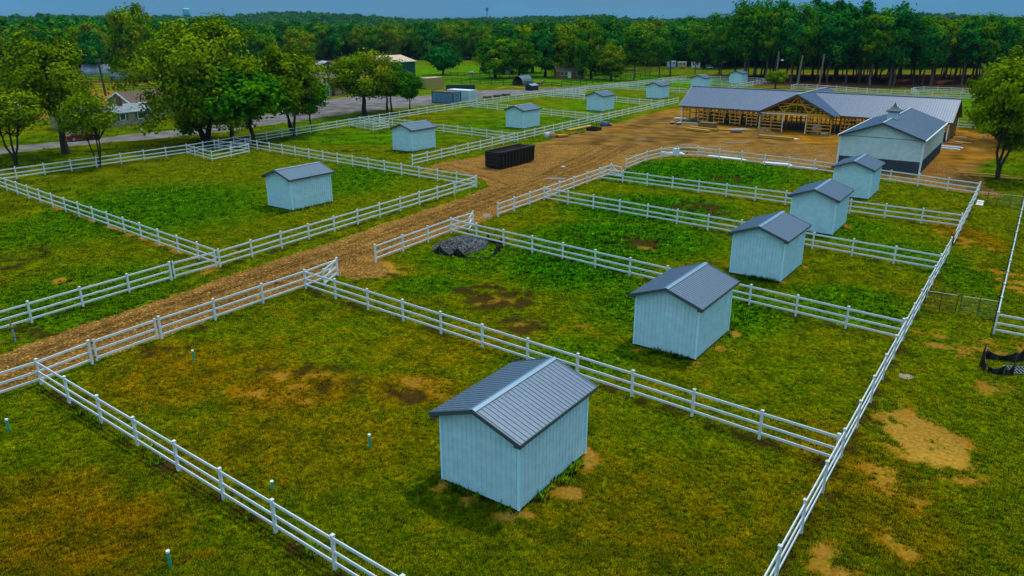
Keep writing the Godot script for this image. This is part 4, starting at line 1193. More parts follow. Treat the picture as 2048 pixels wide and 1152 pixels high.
	plant_tree(slim, "shade_tree", "dark tree tucked behind the broad yellow-green tree", Vector2(-20.6, -127.5), 8.4, "", 1.2, 0.5)
	plant_tree(middle, "yard_tree", "tree with bare lower trunk at the right edge by the yard corner", Vector2(45.0, -69.5), 10.8, "", 0.95, 1.5)
	plant_tree(middle, "yard_tree", "tree behind the right edge tree, past the framed barn", Vector2(61.2, -92.4), 11.4, "", 1.2, 2.9)
	plant_tree(round_, "yard_tree", "bushy tree right of the rounded white pen", Vector2(66.5, -104.5), 8.6, "", 0.8, 0.2)
	plant_tree(dome, "dome_tree", "dome-shaped dark green tree alone beside the far pasture", Vector2(-19.4, -220.6), 8.0, "", 1.0, 0.0)
	plant_tree(round_, "shrub", "round yellow-green bush behind the framed barn's roof", Vector2(58.2, -172.4), 4.0, "", 1.25, 1.0)
	plant_tree(big[2], "field_tree", "tallest tree rising above the brown barn at the left", Vector2(-98, -205), 19.5, "", 0.75, 1.0)
	for q in [[-4.5, -206.5, 11.8, 0, 1.35, "wide dark bushy tree left of the blue-grey hoop shelter"], [2.0, -209, 10.6, 0, 1.2, "dark tree behind the blue-grey hoop shelter"], [9, -213.5, 15.2, 1, 1.0, "tall tree at the left gable of the tan cabin"], [16.4, -211, 15.6, 2, 1.05, "tall yellow-green tree rising behind the tan cabin"], [20.6, -203.5, 14.6, 0, 0.95, "dense green tree just right of the tan cabin"],
		[25.2, -198.5, 9.2, 2, 1.2, "low spreading yellow-green tree right of the tan cabin"], [26.6, -222, 15.6, 1, 1.1, "tall tree standing behind the low spreading one"], [6, -232, 15.0, 2, 1.2, "yellowish tree far behind the tan cabin"], [-2, -230, 14.6, 1, 1.1, "green tree behind the white hoop shelter"], [34, -246, 15.5, 0, 1.2, "dark broad tree far back in the middle pasture"], [46, -268, 16, 2, 1.2, "yellowish tree behind the trailers"], [66, -268, 16, 0, 1.2, "dark tree behind the pickup truck"]]:
		plant_tree(big[q[3]], "field_tree", q[5], Vector2(q[0], q[1]), q[2], "", q[4])
	for q in [[31.2, -200.2, 13.4, 1, 1.15, "high-crowned tree with its trunk by the wooden pasture fence"], [39, -208, 12.6, 3, 1.0, "high-crowned tree in front of the leftmost trailer's grass"], [44.4, -220, 14.6, 2, 1.25, "big high-crowned tree left of the trailers"], [49.6, -213, 12.4, 1, 0.9, "slim high-crowned tree before the tan trailer"], [57.2, -214.5, 13.6, 3, 1.0, "high-crowned tree between the two groups of trailers"], [62.5, -211, 14.6, 2, 1.0, "high-crowned tree beside the pickup truck"]]:
		plant_tree(tall[q[3]], "field_tree", q[5], Vector2(q[0], q[1]), q[2], "", q[4])
	for q in [[-96, -225], [-112, -232], [-128, -236], [-141, -240], [-150, -232], [-120, -224], [-104, -238], [-88, -236], [-134, -226], [-80, -228], [-146, -246], [-74, -236], [-92, -248], [-110, -250], [-126, -252], [-66, -244], [-156, -250], [-80, -252]]:
		plant_tree(big[rng.randi() % 3], "field_tree", "bushy tree in the belt behind the hoop barns at the left", Vector2(q[0] + rf(-2, 2), q[1] + rf(-2, 2)), rf(12, 15), "tree belt behind the hoop barns", rf(0.9, 1.2))
	# ---- the woods at the right, trunk by trunk
	var kind := 0
	for row in 9:
		for col in 17:
			var x := 57.5 + col * 5.2 + rf(-2, 2) + (row % 2) * 2.6
			var z := -182.5 - row * 4.9 + rf(-1.7, 1.7)
			if x < 78 and row < 2:
				continue
			if x < 57 + row * 0.2 or x > -z * 0.72:
				continue
			kind += 1
			var top := 18.6 if x < 88 - row else 15.5
			plant_tree(tall[5 + kind % 2] if x > 97 and rf(0, 1) < 0.7 else tall[kind % 5], "woodland_tree", "tall bare-trunked tree of the dark woods behind the framed barn", Vector2(x, z), top * rf(0.86, 1.08), "woods behind the framed barn", rf(0.82, 1.08))
	for q in [[96.5, -180], [88.6, -181.5]]:
		plant_tree(tall[4], "woodland_tree", "pale forked trunk leaning out of the woods' front row" if q[0] > 90 else "pale leaning trunk at the front of the woods, right of the poles", Vector2(q[0], q[1]), 15.0, "", 0.9, 2.4)
	# ---- first rows of the forest beyond the fields
	for q in [[-92, -318, 18, 7.5], [-88, -326, 18, 7.5], [-92, -334, 19, 7.5], [44, -276, 12, 7.0], [48, -284, 12, 7.0], [52, -292, 12, 7.5]]:
		for k in int(q[2]):
			var at := Vector2(q[0] + k * q[3] + rf(-2.2, 2.2), q[1] + rf(-2.5, 2.5))
			plant_tree(big[rng.randi() % 3], "forest_tree", "tree in the front of the forest wall beyond the fields", at, rf(12.8, 16.0), "front of the forest beyond the fields", rf(0.85, 1.15))
	# ---- and the forest that reads as one mass
	var spots := [[], [], [], []]
	var tries := 0
	while tries < 15500:
		tries += 1
		var z := -336.0 - pow(rf(0, 1), 1.5) * 1260.0
		var x := rf(-0.82, 0.82) * -z
		if z > -345 and x < 45 and x > -95:
			continue
		if z > -900 and rf(0, 1) < 0.25:
			continue
		spots[rng.randi() % 4].append(Transform3D(Basis(Vector3.UP, rf(0, TAU)).scaled(Vector3(rf(0.9, 1.35), rf(0.56, 0.92), rf(0.9, 1.35))), Vector3(x, hill(x, z), z)))
	tries = 0
	while tries < 900:   # behind the woods and at the far left
		tries += 1
		var right := tries % 3 > 0
		var z := rf(-250, -336)
		var x := rf(66, 250) if right else rf(-270, -100)
		if (right and z > -236) or (not right and z > -254):
			continue
		spots[rng.randi() % 4].append(Transform3D(Basis(Vector3.UP, rf(0, TAU)).scaled(Vector3(rf(0.9, 1.2), rf(0.85, 1.1), rf(0.9, 1.2))), Vector3(x, 0, z)))
	for k in 4:
		for w in 2:
			var mm := MultiMesh.new()
			mm.transform_format = MultiMesh.TRANSFORM_3D
			mm.mesh = far_kinds[k][1 - w]
			mm.instance_count = spots[k].size()
			for i in spots[k].size():
				mm.set_instance_transform(i, spots[k][i])
			var o := MultiMeshInstance3D.new()
			o.multimesh = mm
			hang(self, o, "forest_crowns" if w == 0 else "forest_trunks")
			tag(o, "far forest running back to the wooded horizon" if w == 0 else "trunks within the far forest", "forest", "", "stuff")

# ------------------------------------------------------------------ grass
func tuft(seed: int, blades: int, height: float, wide: float, spread: float, broad: bool) -> ArrayMesh:
	rng.seed = seed
	var b := Mb.new()
	b.tint = true
	for k in blades:
		var a := rf(0, TAU)
		var root := Vector3(cos(a), 0, sin(a)) * spread * sqrt(rf(0, 1))
		var lean := Vector3(cos(a) * rf(0.1, 0.8), 1.0, sin(a) * rf(0.1, 0.8)).normalized()
		var s := Vector3(-sin(a + rf(-1, 1)), 0, cos(a + rf(-1, 1))) * wide * rf(0.6, 1.2)
		var tip := root + lean * height * rf(0.5, 1.15)
		var nn := (Vector3(cos(a), 0.9, sin(a)) + Vector3(rf(-0.4, 0.4), 0, rf(-0.4, 0.4))).normalized()
		var v := rf(0.78, 1.25)
		b.col = Color(v * rf(0.9, 1.15), v, v)
		if broad:
			var m := root.lerp(tip, 0.55)
			b.tri_n(root, m + s, tip, nn, nn, nn)
			b.tri_n(root, tip, m - s, nn, nn, nn)
		else:
			b.tri_n(root - s, root + s, tip, nn, nn, nn)
	return b.mesh(grass_mat)

var grass_mat: StandardMaterial3D

func build_grass() -> void:
	grass_mat = StandardMaterial3D.new()
	grass_mat.vertex_color_use_as_albedo = true
	grass_mat.roughness = 0.8
	grass_mat.metallic_specular = 0.0
	grass_mat.cull_mode = BaseMaterial3D.CULL_DISABLED
	grass_mat.backlight_enabled = true
	grass_mat.backlight = Color(0.25, 0.3, 0.03)
	var short := [tuft(1, 12, 0.075, 0.008, 0.09, false), tuft(2, 9, 0.06, 0.016, 0.08, true)]
	var weed := [tuft(3, 16, 0.2, 0.03, 0.13, true), tuft(4, 22, 0.26, 0.016, 0.14, false)]
	var lists := [[], [], [], []]
	var tints := [[], [], [], []]
	rng.seed = 77
	var k := T1 / IN_SPAN
	for i in 620000:
		var z := -13.5 - pow(rf(0, 1), 1.75) * 105.0
		var half := -z * 0.72 + 5.0
		var x := rf(-half, half)
		if x < IN.x + 0.1 or x > IN.x + IN_SPAN - 0.1 or z < IN.y + 0.1:
			if x < -62 or z > -31:
				continue
			var fx := int((x - OUT.x) * T2 / OUT_SPAN); var fy := int((z - OUT.y) * T2 / OUT_SPAN)
			if far_bare[fy * T2 + fx] > 60:
				continue
			var fc := far_image.get_pixel(fx, fy).srgb_to_linear() * rf(1.3, 2.6)
			var fs := rf(0.7, 1.1)
			lists[1 if rf(0, 1) < 0.985 else 2].append(Transform3D(Basis(Vector3.UP, rf(0, TAU)).scaled(Vector3(fs, fs, fs)), Vector3(x, 0.0, z)))
			tints[1 if lists[1].size() > tints[1].size() else 2].append(Color(fc.r, fc.g, fc.b))
			continue
		var px := int((x - IN.x) * k); var py := int((z - IN.y) * k)
		var at := py * T1 + px
		if rf(0, 255) < bare[at] * 1.25:
			continue
		var lush: float = lush_map[at] / 255.0
		var c := near_image.get_pixel(px, py).srgb_to_linear()
		var v := rf(1.05, 2.0)
		var hue := rf(-1, 1)
		c = Color(c.r * v * (1.0 + 0.3 * hue), c.g * v * (1.06 - 0.1 * hue), c.b * v)
		var which := 0 if rf(0, 1) < 0.6 else 1
		var size := rf(0.7, 1.3)
		if -z > 34 and rf(0, 1) < 0.55:
			size *= 1.35
		if lush > 0.25 and rf(0, 1) < lush * 0.28:
			which += 2
			size = rf(0.5, 1.2) * (0.5 + 0.5 * lush)
			c = Color(c.r * 1.1, c.g * 1.15, c.b)
		lists[which].append(Transform3D(Basis(Vector3.UP, rf(0, TAU)).scaled(Vector3(size, size * rf(0.8, 1.2), size)), Vector3(x, 0.0, z)))
		tints[which].append(c)
	# weeds left standing against walls and fence feet
	for q in [[-18, -55.2, -16.4, -56.9], [-16.4, -56.8, -14.6, -59.4], [-12.6, -83.8, -10.8, -84.9], [-10.8, -84.9, -9, -87.8], [-1.9, -20.1, 0, -18.9], [0.6, -19.2, 2.2, -21.4], [-18.6, -26.9, -2, -14.2], [11, -73.6, 14.2, -78.2], [16, -80.6, 38, -63], [13, -40.6, 14.6, -39.7], [5.8, -30.4, 7.6, -29.5]]:
		for i in 40:
			var u := rf(0, 1)
			lists[2 + i % 2].append(Transform3D(Basis(Vector3.UP, rf(0, TAU)).scaled(Vector3.ONE * rf(0.4, 1.3)), Vector3(lerpf(q[0], q[2], u) + rf(-0.2, 0.2), 0, lerpf(q[1], q[3], u) + rf(-0.2, 0.2))))
			tints[2 + i % 2].append(lin("#5a8a10") * rf(0.8, 1.6))
	var names := ["grass", "grass", "weeds", "weeds"]
	var says := ["short grass blades over the near paddocks", "low clover-like leaves among the grass", "taller leafy weeds in the lush paddocks", "taller tufts of uncut grass in the lush paddocks"]
	for w in 4:
		var mm := MultiMesh.new()
		mm.transform_format = MultiMesh.TRANSFORM_3D
		mm.use_colors = true
		mm.mesh = (short + weed)[w]
		mm.instance_count = lists[w].size()
		for i in lists[w].size():
			mm.set_instance_transform(i, lists[w][i])
			mm.set_instance_color(i, tints[w][i])
		var o := MultiMeshInstance3D.new()
		o.multimesh = mm
		hang(self, o, names[w])
		tag(o, says[w], names[w], "", "stuff")
	print("tufts ", lists.map(func(l): return l.size()))

# ------------------------------------------------------------------ older farm buildings, shelters, containers
const GRID := -0.6098   # turn of everything that follows the drive

func gable_house(called: String, label: String, category: String, at: Vector2, turn: float, W: float, L: float, he: float, hr: float, wall: Material, roof: Material, trim: Material, over := 0.3) -> Node3D:
	# gable ends at +z and -z, W across, L deep
	var t := thing(called, label, category, Vector3(at.x, 0, at.y), turn)
	var hw := W / 2; var hl := L / 2
	var pitch := (hr - he) / hw
	for s in 2:
		var z := hl if s == 0 else -hl
		var b := Mb.new()
		b.prism(PackedVector2Array([Vector2(-hw, 0), Vector2(hw, 0), Vector2(hw, he), Vector2(0, hr), Vector2(-hw, he)]), z - 0.06, z + 0.06)
		part(t, "gable_wall", b, wall)
		b = Mb.new()
		var x := -hw if s == 0 else hw
		b.box(Vector3(x - 0.05, 0, -hl + 0.06), Vector3(x + 0.05, he - 0.02, hl - 0.06))
		part(t, "side_wall", b, wall)
	for sx in [-1, 1]:
		var b := Mb.new()
		var run := hw + over
		var q := []
		for y in [0.04, 0.14]:
			for k in [[0, 1], [1, 1], [1, -1], [0, -1]]:
				q.append(Vector3(sx * run * k[0], hr + y - pitch * run * k[0], (hl + over) * k[1]))
		if sx == -1:
			q = [q[3], q[2], q[1], q[0], q[7], q[6], q[5], q[4]]
			for i in q.size():
				pass
		b.hexa([q[0], q[1], q[2], q[3], q[4], q[5], q[6], q[7]])
		part(t, "roof", b, roof)
		for sz in [-1, 1]:
			b = Mb.new()
			b.bar(Vector3(0, hr + 0.06, sz * (hl + over + 0.02)), Vector3(sx * run, hr + 0.06 - pitch * run, sz * (hl + over + 0.02)), 0.05, 0.2)
			part(t, "rake_trim", b, trim)
		b = Mb.new()
		b.bar(Vector3(sx * (run + 0.02), hr - pitch * run + 0.07, hl + over), Vector3(sx * (run + 0.02), hr - pitch * run + 0.07, -hl - over), 0.06, 0.14)
		part(t, "gutter", b, trim)
	return t

func opening(t: Node3D, called: String, at: Vector3, turn: float, w: float, h: float, fill_: Material, frame: Material) -> void:
	var x := Transform3D(Basis(Vector3.UP, turn), at)
	var b := Mb.new()
	b.box(Vector3(-w / 2, 0, 0.0), Vector3(w / 2, h, 0.03))
	var o := part(t, called, b, fill_, x)
	b = Mb.new()
	for q in [[-w / 2 - 0.07, -0.07, -w / 2, h + 0.07], [w / 2, -0.07, w / 2 + 0.07, h + 0.07]]:
		b.box(Vector3(q[0], q[1], 0), Vector3(q[2], q[3], 0.05))
	for y in [-0.07, h]:
		b.box(Vector3(-w / 2, y, 0), Vector3(w / 2, y + 0.07, 0.05))
	part(o, "frame", b, frame)

func hoop(label: String, at: Vector2, turn: float, r: float, h: float, L: float, cover: Material, edge: Material) -> void:
	# opening at +z, axis along z
	var t := thing("hoop_shelter", label, "hoop shelter", Vector3(at.x, 0, at.y), turn, "hoop shelters")
	var b := Mb.new()
	var inner := Mb.new()
	var n := 14
	for k in n:
		var a := PI * k / n; var e := PI * (k + 1) / n
		var pa := Vector3(cos(a) * r, sin(a) * h, 0); var pe := Vector3(cos(e) * r, sin(e) * h, 0)
		var z0 := Vector3(0, 0, L / 2); var z1 := Vector3(0, 0, -L / 2)
		var na := Vector3(cos(a), sin(a), 0); var ne := Vector3(cos(e), sin(e), 0)
		b.tri_n(pa + z0, pa + z1, pe + z1, na, na, ne)
		b.tri_n(pa + z0, pe + z1, pe + z0, na, ne, ne)
		var s := 0.96
		inner.quad(pe * s + z0, pe * s + z1, pa * s + z1, pa * s + z0)
	part(t, "cover", b, cover)
	part(t, "lining", inner, mat("#4a4a46", 0.9))
	var back := PackedVector2Array()
	for k in n + 1:
		back.append(Vector2(cos(PI * k / n) * r * 0.97, sin(PI * k / n) * h * 0.97))
	b = Mb.new()
	b.prism(back, -L / 2 + 0.02, -L / 2 + 0.06)
	part(t, "end_wall", b, mat("#5a5c58", 0.8))
	for z in [-L / 2, -L / 6, L / 6, L / 2]:
		var pts := []
		var rad := []
		for k in n + 1:
			pts.append(Vector3(cos(PI * k / n) * r * 1.01, sin(PI * k / n) * h * 1.01, z))
			rad.append(0.04)
		b = Mb.new()
		b.tube(pts, rad, 5)
		part(t, "hoop_rib", b, edge)

func container(called: String, label: String, category: String, at: Vector2, turn: float, W: float, L: float, H: float, skin: Material, lid: Material, rail: Material) -> Node3D:
	# long side towards +z
	var t := thing(called, label, category, Vector3(at.x, 0, at.y), turn)
	for q in [[Vector3(-L / 2, 0, W / 2), Vector3.RIGHT, L], [Vector3(L / 2, 0, W / 2), Vector3.FORWARD, W], [Vector3(L / 2, 0, -W / 2), Vector3.LEFT, L], [Vector3(-L / 2, 0, -W / 2), Vector3.BACK, W]]:
		var b := Mb.new()
		b.ribs(q[0], q[1], Vector3.UP, q[2], func(_s): return 0.15, func(_s): return H - 0.1, 0.27, 0.09, 0.035)
		part(t, "side_panel", b, skin)
	var b := Mb.new()
	b.box(Vector3(-L / 2, H - 0.08, -W / 2), Vector3(L / 2, H, W / 2))
	part(t, "roof", b, lid)
	for x in [-1, 1]:
		for z in [-1, 1]:
			b = Mb.new()
			b.box(Vector3(x * L / 2 - 0.06, 0, z * W / 2 - 0.06), Vector3(x * L / 2 + 0.06, H + 0.02, z * W / 2 + 0.06))
			part(t, "corner_post", b, rail)
	for z in [-1, 1]:
		for y in [0.08, H - 0.08]:
			b = Mb.new()
			b.box(Vector3(-L / 2 + 0.06, y - 0.07, z * W / 2 - 0.05), Vector3(L / 2 - 0.06, y + 0.07, z * W / 2 + 0.05))
			part(t, "rail", b, rail)
	return t

func skip(called: String, label: String, at: Vector2, turn: float, W: float, L: float, H: float, skin: Material, inside: Material) -> void:
	var t := thing(called, label, "dumpster", Vector3(at.x, 0, at.y), turn)
	var b := Mb.new()
	b.box(Vector3(-L / 2, 0.12, -W / 2), Vector3(L / 2, 0.2, W / 2))
	part(t, "floor", b, skin)
	for z in [-1, 1]:
		b = Mb.new()
		b.hexa([Vector3(-L / 2, 0.2, z * W / 2 + 0.03), Vector3(L / 2, 0.2, z * W / 2 + 0.03), Vector3(L / 2, 0.2, z * W / 2 - 0.03), Vector3(-L / 2, 0.2, z * W / 2 - 0.03),
			Vector3(-L / 2, H, z * W / 2 + 0.03), Vector3(L / 2 + 0.1, H, z * W / 2 + 0.03), Vector3(L / 2 + 0.1, H, z * W / 2 - 0.03), Vector3(-L / 2, H, z * W / 2 - 0.03)])
		part(t, "side_wall", b, skin)
		b = Mb.new()
		b.box(Vector3(-L / 2 + 0.04, 0.22, z * (W / 2 - 0.05) - 0.015), Vector3(L / 2 - 0.04, H - 0.03, z * (W / 2 - 0.05) + 0.015))
		part(t, "inner_lining", b, inside)
		for k in 11:
			var x := -L / 2 + 0.25 + k * (L - 0.5) / 10
			b = Mb.new()
			b.box(Vector3(x - 0.05, 0.2, minf(z * (W / 2 + 0.03), z * (W / 2 + 0.12))), Vector3(x + 0.05, H - 0.08, maxf(z * (W / 2 + 0.03), z * (W / 2 + 0.12))))
			part(t, "side_rib", b, skin)
		b = Mb.new()
		b.box(Vector3(-L / 2 - 0.02, H - 0.08, z * W / 2 - 0.07), Vector3(L / 2 + 0.14, H + 0.05, z * W / 2 + 0.07))
		part(t, "top_rail", b, skin)
		b = Mb.new()
		b.box(Vector3(-L / 2, 0.0, z * 0.5 - 0.07), Vector3(L / 2, 0.14, z * 0.5 + 0.07))
		part(t, "skid", b, mat("#5a3a26", 0.9, 0.0, "fine", 0.6))
	for x in [-1, 1]:
		b = Mb.new()
		b.box(Vector3(x * L / 2 - 0.04, 0.2, -W / 2 + 0.03), Vector3(x * L / 2 + 0.04, H, W / 2 - 0.03))
		part(t, "end_wall", b, skin)
		b = Mb.new()
		b.box(Vector3(x * (L / 2 - 0.06) - 0.015, 0.22, -W / 2 + 0.07), Vector3(x * (L / 2 - 0.06) + 0.015, H - 0.03, W / 2 - 0.07))
		part(t, "inner_lining", b, inside)
		for k in 4:
			b = Mb.new()
			b.box(Vector3(minf(x * (L / 2 + 0.04), x * (L / 2 + 0.1)), 0.35 + k * (H - 0.6) / 3, -W / 2 + 0.05), Vector3(maxf(x * (L / 2 + 0.04), x * (L / 2 + 0.1)), 0.45 + k * (H - 0.6) / 3, W / 2 - 0.05))
			part(t, "end_rib", b, skin)
	b = Mb.new()
	lump(b, Vector3(0.3, 0.28, 0), Vector3(L * 0.42, 0.4, W * 0.38), 6, 0.3)
	part(t, "debris", b, mat("#6e4434", 0.95, 0.0, "fine", 0.6))

func build_buildings() -> void:
	var tin := mat("#a9927c", 0.6, 0.1, "soft", 0.1)
	var low := gable_house("brown_barn", "long low tan barn with a brown roof behind the lane trees", "barn", Vector2(-34.6, -163.2), GRID, 8.6, 22.0, 2.4, 4.3, mat("#a8895c", 0.8, 0.0, "soft", 0.2), mat("#8f7566", 0.7, 0.0, "soft", 0.15), mat("#c8c8c8", 0.5))
	opening(low, "door", Vector3(4.36, 0.05, 9.6), PI / 2, 1.6, 2.1, mat("#17646a", 0.5), mat("#dcdcdc", 0.5))
	opening(low, "doorway", Vector3(4.36, 0.05, 11.0 - 3.3), PI / 2, 0.9, 2.0, mat("#1d1a16", 0.9), mat("#7a6242", 0.8))
	var hall := gable_house("green_hall", "tall dark green metal hall with a pale tan roof", "barn", Vector2(-35.2, -209.8), GRID, 11.0, 15.5, 4.1, 5.5, mat("#0f5a54", 0.5, 0.0, "soft", 0.1), mat("#d2b294", 0.6, 0.0, "dirt", 0.1), mat("#dfe8ec", 0.5))
	opening(hall, "door", Vector3(5.56, 0.05, 0.5), PI / 2, 3.0, 3.2, mat("#0c4844", 0.5), mat("#dfe8ec", 0.5))
	var beige := mat("#b6a98c", 0.8, 0.0, "soft", 0.4)
	var house := gable_house("gable_house", "house with a beige gable, white trim and brown roof behind the big trees", "house", Vector2(-57.4, -122.6), GRID, 6.4, 9.5, 2.3, 3.6, beige, mat("#7d6150", 0.9, 0.0, "fine", 0.2), mat("#dde5ee", 0.5), 0.35)
	opening(house, "window", Vector3(1.4, 1.0, 4.82), 0.0, 0.8, 0.9, mat("#2a3a3e", 0.2), mat("#e6e6e6", 0.5))
	opening(house, "window", Vector3(3.26, 1.0, 1.0), PI / 2, 0.8, 0.9, mat("#2a3a3e", 0.2), mat("#e6e6e6", 0.5))
	var flat_ := gable_house("flat_roof_house", "low beige house with a patchy grey-white roof, chimney and teal shutters", "house", Vector2(-57.8, -108.2), GRID, 5.6, 11.0, 1.9, 2.6, beige, mat("#9aa0aa", 0.6, 0.0, "fine", 0.04), mat("#e2e6ea", 0.5), 0.3)
	var ch := Mb.new()
	ch.box(Vector3(0.2, 2.2, -3.0), Vector3(0.75, 3.6, -2.45))
	var chim := part(flat_, "chimney", ch, mat("#7a5646", 0.9, 0.0, "fine", 0.6))
	ch = Mb.new()
	ch.box(Vector3(0.3, 3.6, -2.9), Vector3(0.65, 3.85, -2.55))
	part(chim, "chimney_pot", ch, mat("#4a3a34", 0.9))
	for z in [-4.2, -1.6, 1.6, 4.0]:
		opening(flat_, "window", Vector3(2.86, 0.85, z), PI / 2, 0.7, 0.8, mat("#25363c", 0.2), mat("#e6e6e6", 0.5))
		for s in [-1, 1]:
			var b := Mb.new()
			b.box(Vector3(2.86, 0.8, z + s * 0.58 - 0.15), Vector3(2.9, 1.7, z + s * 0.58 + 0.15))
			part(flat_, "shutter", b, mat("#0c6a5a", 0.6))
	var canopy := thing("white_canopy", "white-roofed open canopy at the left edge behind the lawn trees", "canopy", Vector3(-76.5, 0, -117.5), 0.3)
	for x in [-1.6, 1.6]:
		for z in [-1.3, 1.3]:
			var b := Mb.new()
			b.bar(Vector3(x, 0, z), Vector3(x, 1.9, z), 0.08, 0.08)
			part(canopy, "post", b, mat("#b8b8b8", 0.5))
	var cb := Mb.new()
	cb.prism(PackedVector2Array([Vector2(-1.9, 1.85), Vector2(0, 2.5), Vector2(1.9, 1.85), Vector2(1.9, 1.95), Vector2(0, 2.62), Vector2(-1.9, 1.95)]), -1.7, 1.7)
	part(canopy, "roof", cb, mat("#d9dde2", 0.5, 0.0, "dirt", 0.3))
	var open := gable_house("open_shed", "small grey pole shed with a pale roof behind the brown barn", "shed", Vector2(-56.5, -238), 0.5, 4.2, 6.0, 2.0, 2.9, mat("#4a4844", 0.9), mat("#b4bcc6", 0.4, 0.2), mat("#8a8a86", 0.6))
	opening(open, "doorway", Vector3(0.4, 0.05, 3.07), 0.0, 1.6, 1.7, mat("#1c1b19", 0.9), mat("#6a6258", 0.8))
	var cabin := gable_house("tan_cabin", "small tan cabin with two windows and a white door under the trees", "cabin", Vector2(15, -207.6), 0.12 + PI / 2, 5.2, 6.8, 1.9, 2.7, mat("#94743e", 0.85, 0.0, "soft", 0.4), mat("#6e6252", 0.8, 0.0, "fine", 0.2), mat("#a58a58", 0.7), 0.2)
	for q in [["window", 2.2, 0.9, 0.7, 0.8, "#22343c"], ["window", 1.2, 0.9, 0.6, 0.8, "#22343c"], ["door", 0.3, 0.25, 0.75, 1.5, "#d6e4de"], ["window", -2.1, 0.9, 0.9, 0.7, "#22343c"]]:
		opening(cabin, q[0], Vector3(-2.66, q[2], -q[1]), -PI / 2, q[3], q[4], mat(q[5], 0.3), mat("#d8d0bc", 0.6))
	hoop("white hoop shelter in the far pasture near the white horse", Vector2(-2.6, -229.5), GRID, 1.9, 2.3, 4.8, mat("#c8d2dc", 0.35, 0.2, "dirt", 0.3), mat("#8a96a0", 0.5, 0.4))
	hoop("blue-grey hoop shelter in the pen beside the brown horse", Vector2(2.5, -183.6), GRID, 1.5, 2.15, 4.2, mat("#5f7f8e", 0.4, 0.4, "soft", 0.3), mat("#73858c", 0.5, 0.5))
	hoop("long grey and white hoop barn far left behind the trees", Vector2(-117.5, -222.5), -1.25, 2.6, 2.8, 7.2, mat("#96a6b8", 0.4, 0.3, "soft", 0.1), mat("#70808c", 0.5, 0.4))
	hoop("dark grey hoop barn left of the biggest tree, nearer than the long one", Vector2(-96.8, -198.5), -1.3, 2.1, 2.0, 8.6, mat("#5e6e7c", 0.45, 0.4, "soft", 0.1), mat("#4c5a64", 0.5, 0.4))
	container("shipping_container", "old rusty blue container with a reddish roof beside the lane", "container", Vector2(-11.9, -140.8), GRID, 2.2, 4.9, 2.05, mat("#6ea4c6", 0.7, 0.1, "rust", 0.35), mat("#8a5a50", 0.85, 0.0, "fine", 0.3), mat("#6b4a3c", 0.8, 0.1, "fine", 0.5))
	container("box_trailer", "white box container standing behind the rusty blue one", "container", Vector2(-9.3, -144.2), GRID, 2.0, 5.2, 2.1, mat("#bccdd4", 0.5, 0.0, "dirt", 0.3), mat("#d9e2e6", 0.5), mat("#c7d6da", 0.5))
	container("tan_container", "tan storage unit at the end of the brown barn", "container", Vector2(-18.0, -174.1), GRID + PI / 2, 2.4, 5.6, 2.35, mat("#ad9450", 0.6, 0.0, "dirt", 0.3), mat("#bda77e", 0.6), mat("#a08a50", 0.6))
	skip("dumpster", "black roll-off dumpster with rusty inside standing in the drive", Vector2(-0.18, -76.95), GRID + PI / 2, 1.86, 5.95, 1.66, mat("#16191c", 0.5, 0.2, "dirt", 0.5), mat("#6a4a40", 0.85, 0.0, "fine", 0.5))
	skip("dumpster", "dark green open dumpster behind the white box container", Vector2(-11.0, -166.5), 0.0, 2.0, 6.0, 1.2, mat("#0f4038", 0.5, 0.2), mat("#5a4a34", 0.9))

# ------------------------------------------------------------------ smaller things about the place
func boards(called: String, label: String, category: String, p: Vector2, q: Vector2, w: float, cols: int, rows: int, h: float, m: Array, group := "") -> Node3D:
	# a stack of boards lying from p to q
	var t := thing(called, label, category, Vector3(p.x, 0, p.y), 0.0, group)
	var l := p.distance_to(q)
	var x := stretch_between(Vector2.ZERO, q - p, 0)
	var cw := w / cols
	for r in rows:
		for c in cols:
			var b := Mb.new()
			var e := rf(-0.05, 0.05)
			b.box(Vector3(e, 0.06 + r * h, -w / 2 + c * cw + 0.006), Vector3(l + e, 0.06 + (r + 1) * h - 0.006, -w / 2 + (c + 1) * cw - 0.006))
			part(t, "board", b, m[rng.randi() % m.size()], x)
	for k in 2:
		var b := Mb.new()
		b.box(Vector3(l * (0.2 + 0.6 * k) - 0.05, 0, -w / 2 - 0.04), Vector3(l * (0.2 + 0.6 * k) + 0.05, 0.06, w / 2 + 0.04))
		part(t, "bearer", b, m[0], x)
	return t

func slab(called: String, label: String, category: String, p: Vector2, q: Vector2, w: float, h: float, m: Material, y := 0.02) -> void:
	# one or two thin sheets on the ground, the upper one slipped
	var t := thing(called, label, category, Vector3(p.x, 0, p.y))
	var l := p.distance_to(q)
	var x := stretch_between(Vector2.ZERO, q - p, 0)
	for k in 2:
		var b := Mb.new()
		var o := 0.06 * k
		b.box(Vector3(o * 2, y + k * h, -w / 2 + o), Vector3(l * (1 - 0.07 * k), y + (k + 1) * h - 0.004, w / 2 - o * 0.3))
		part(t, "sheet", b, m, x)

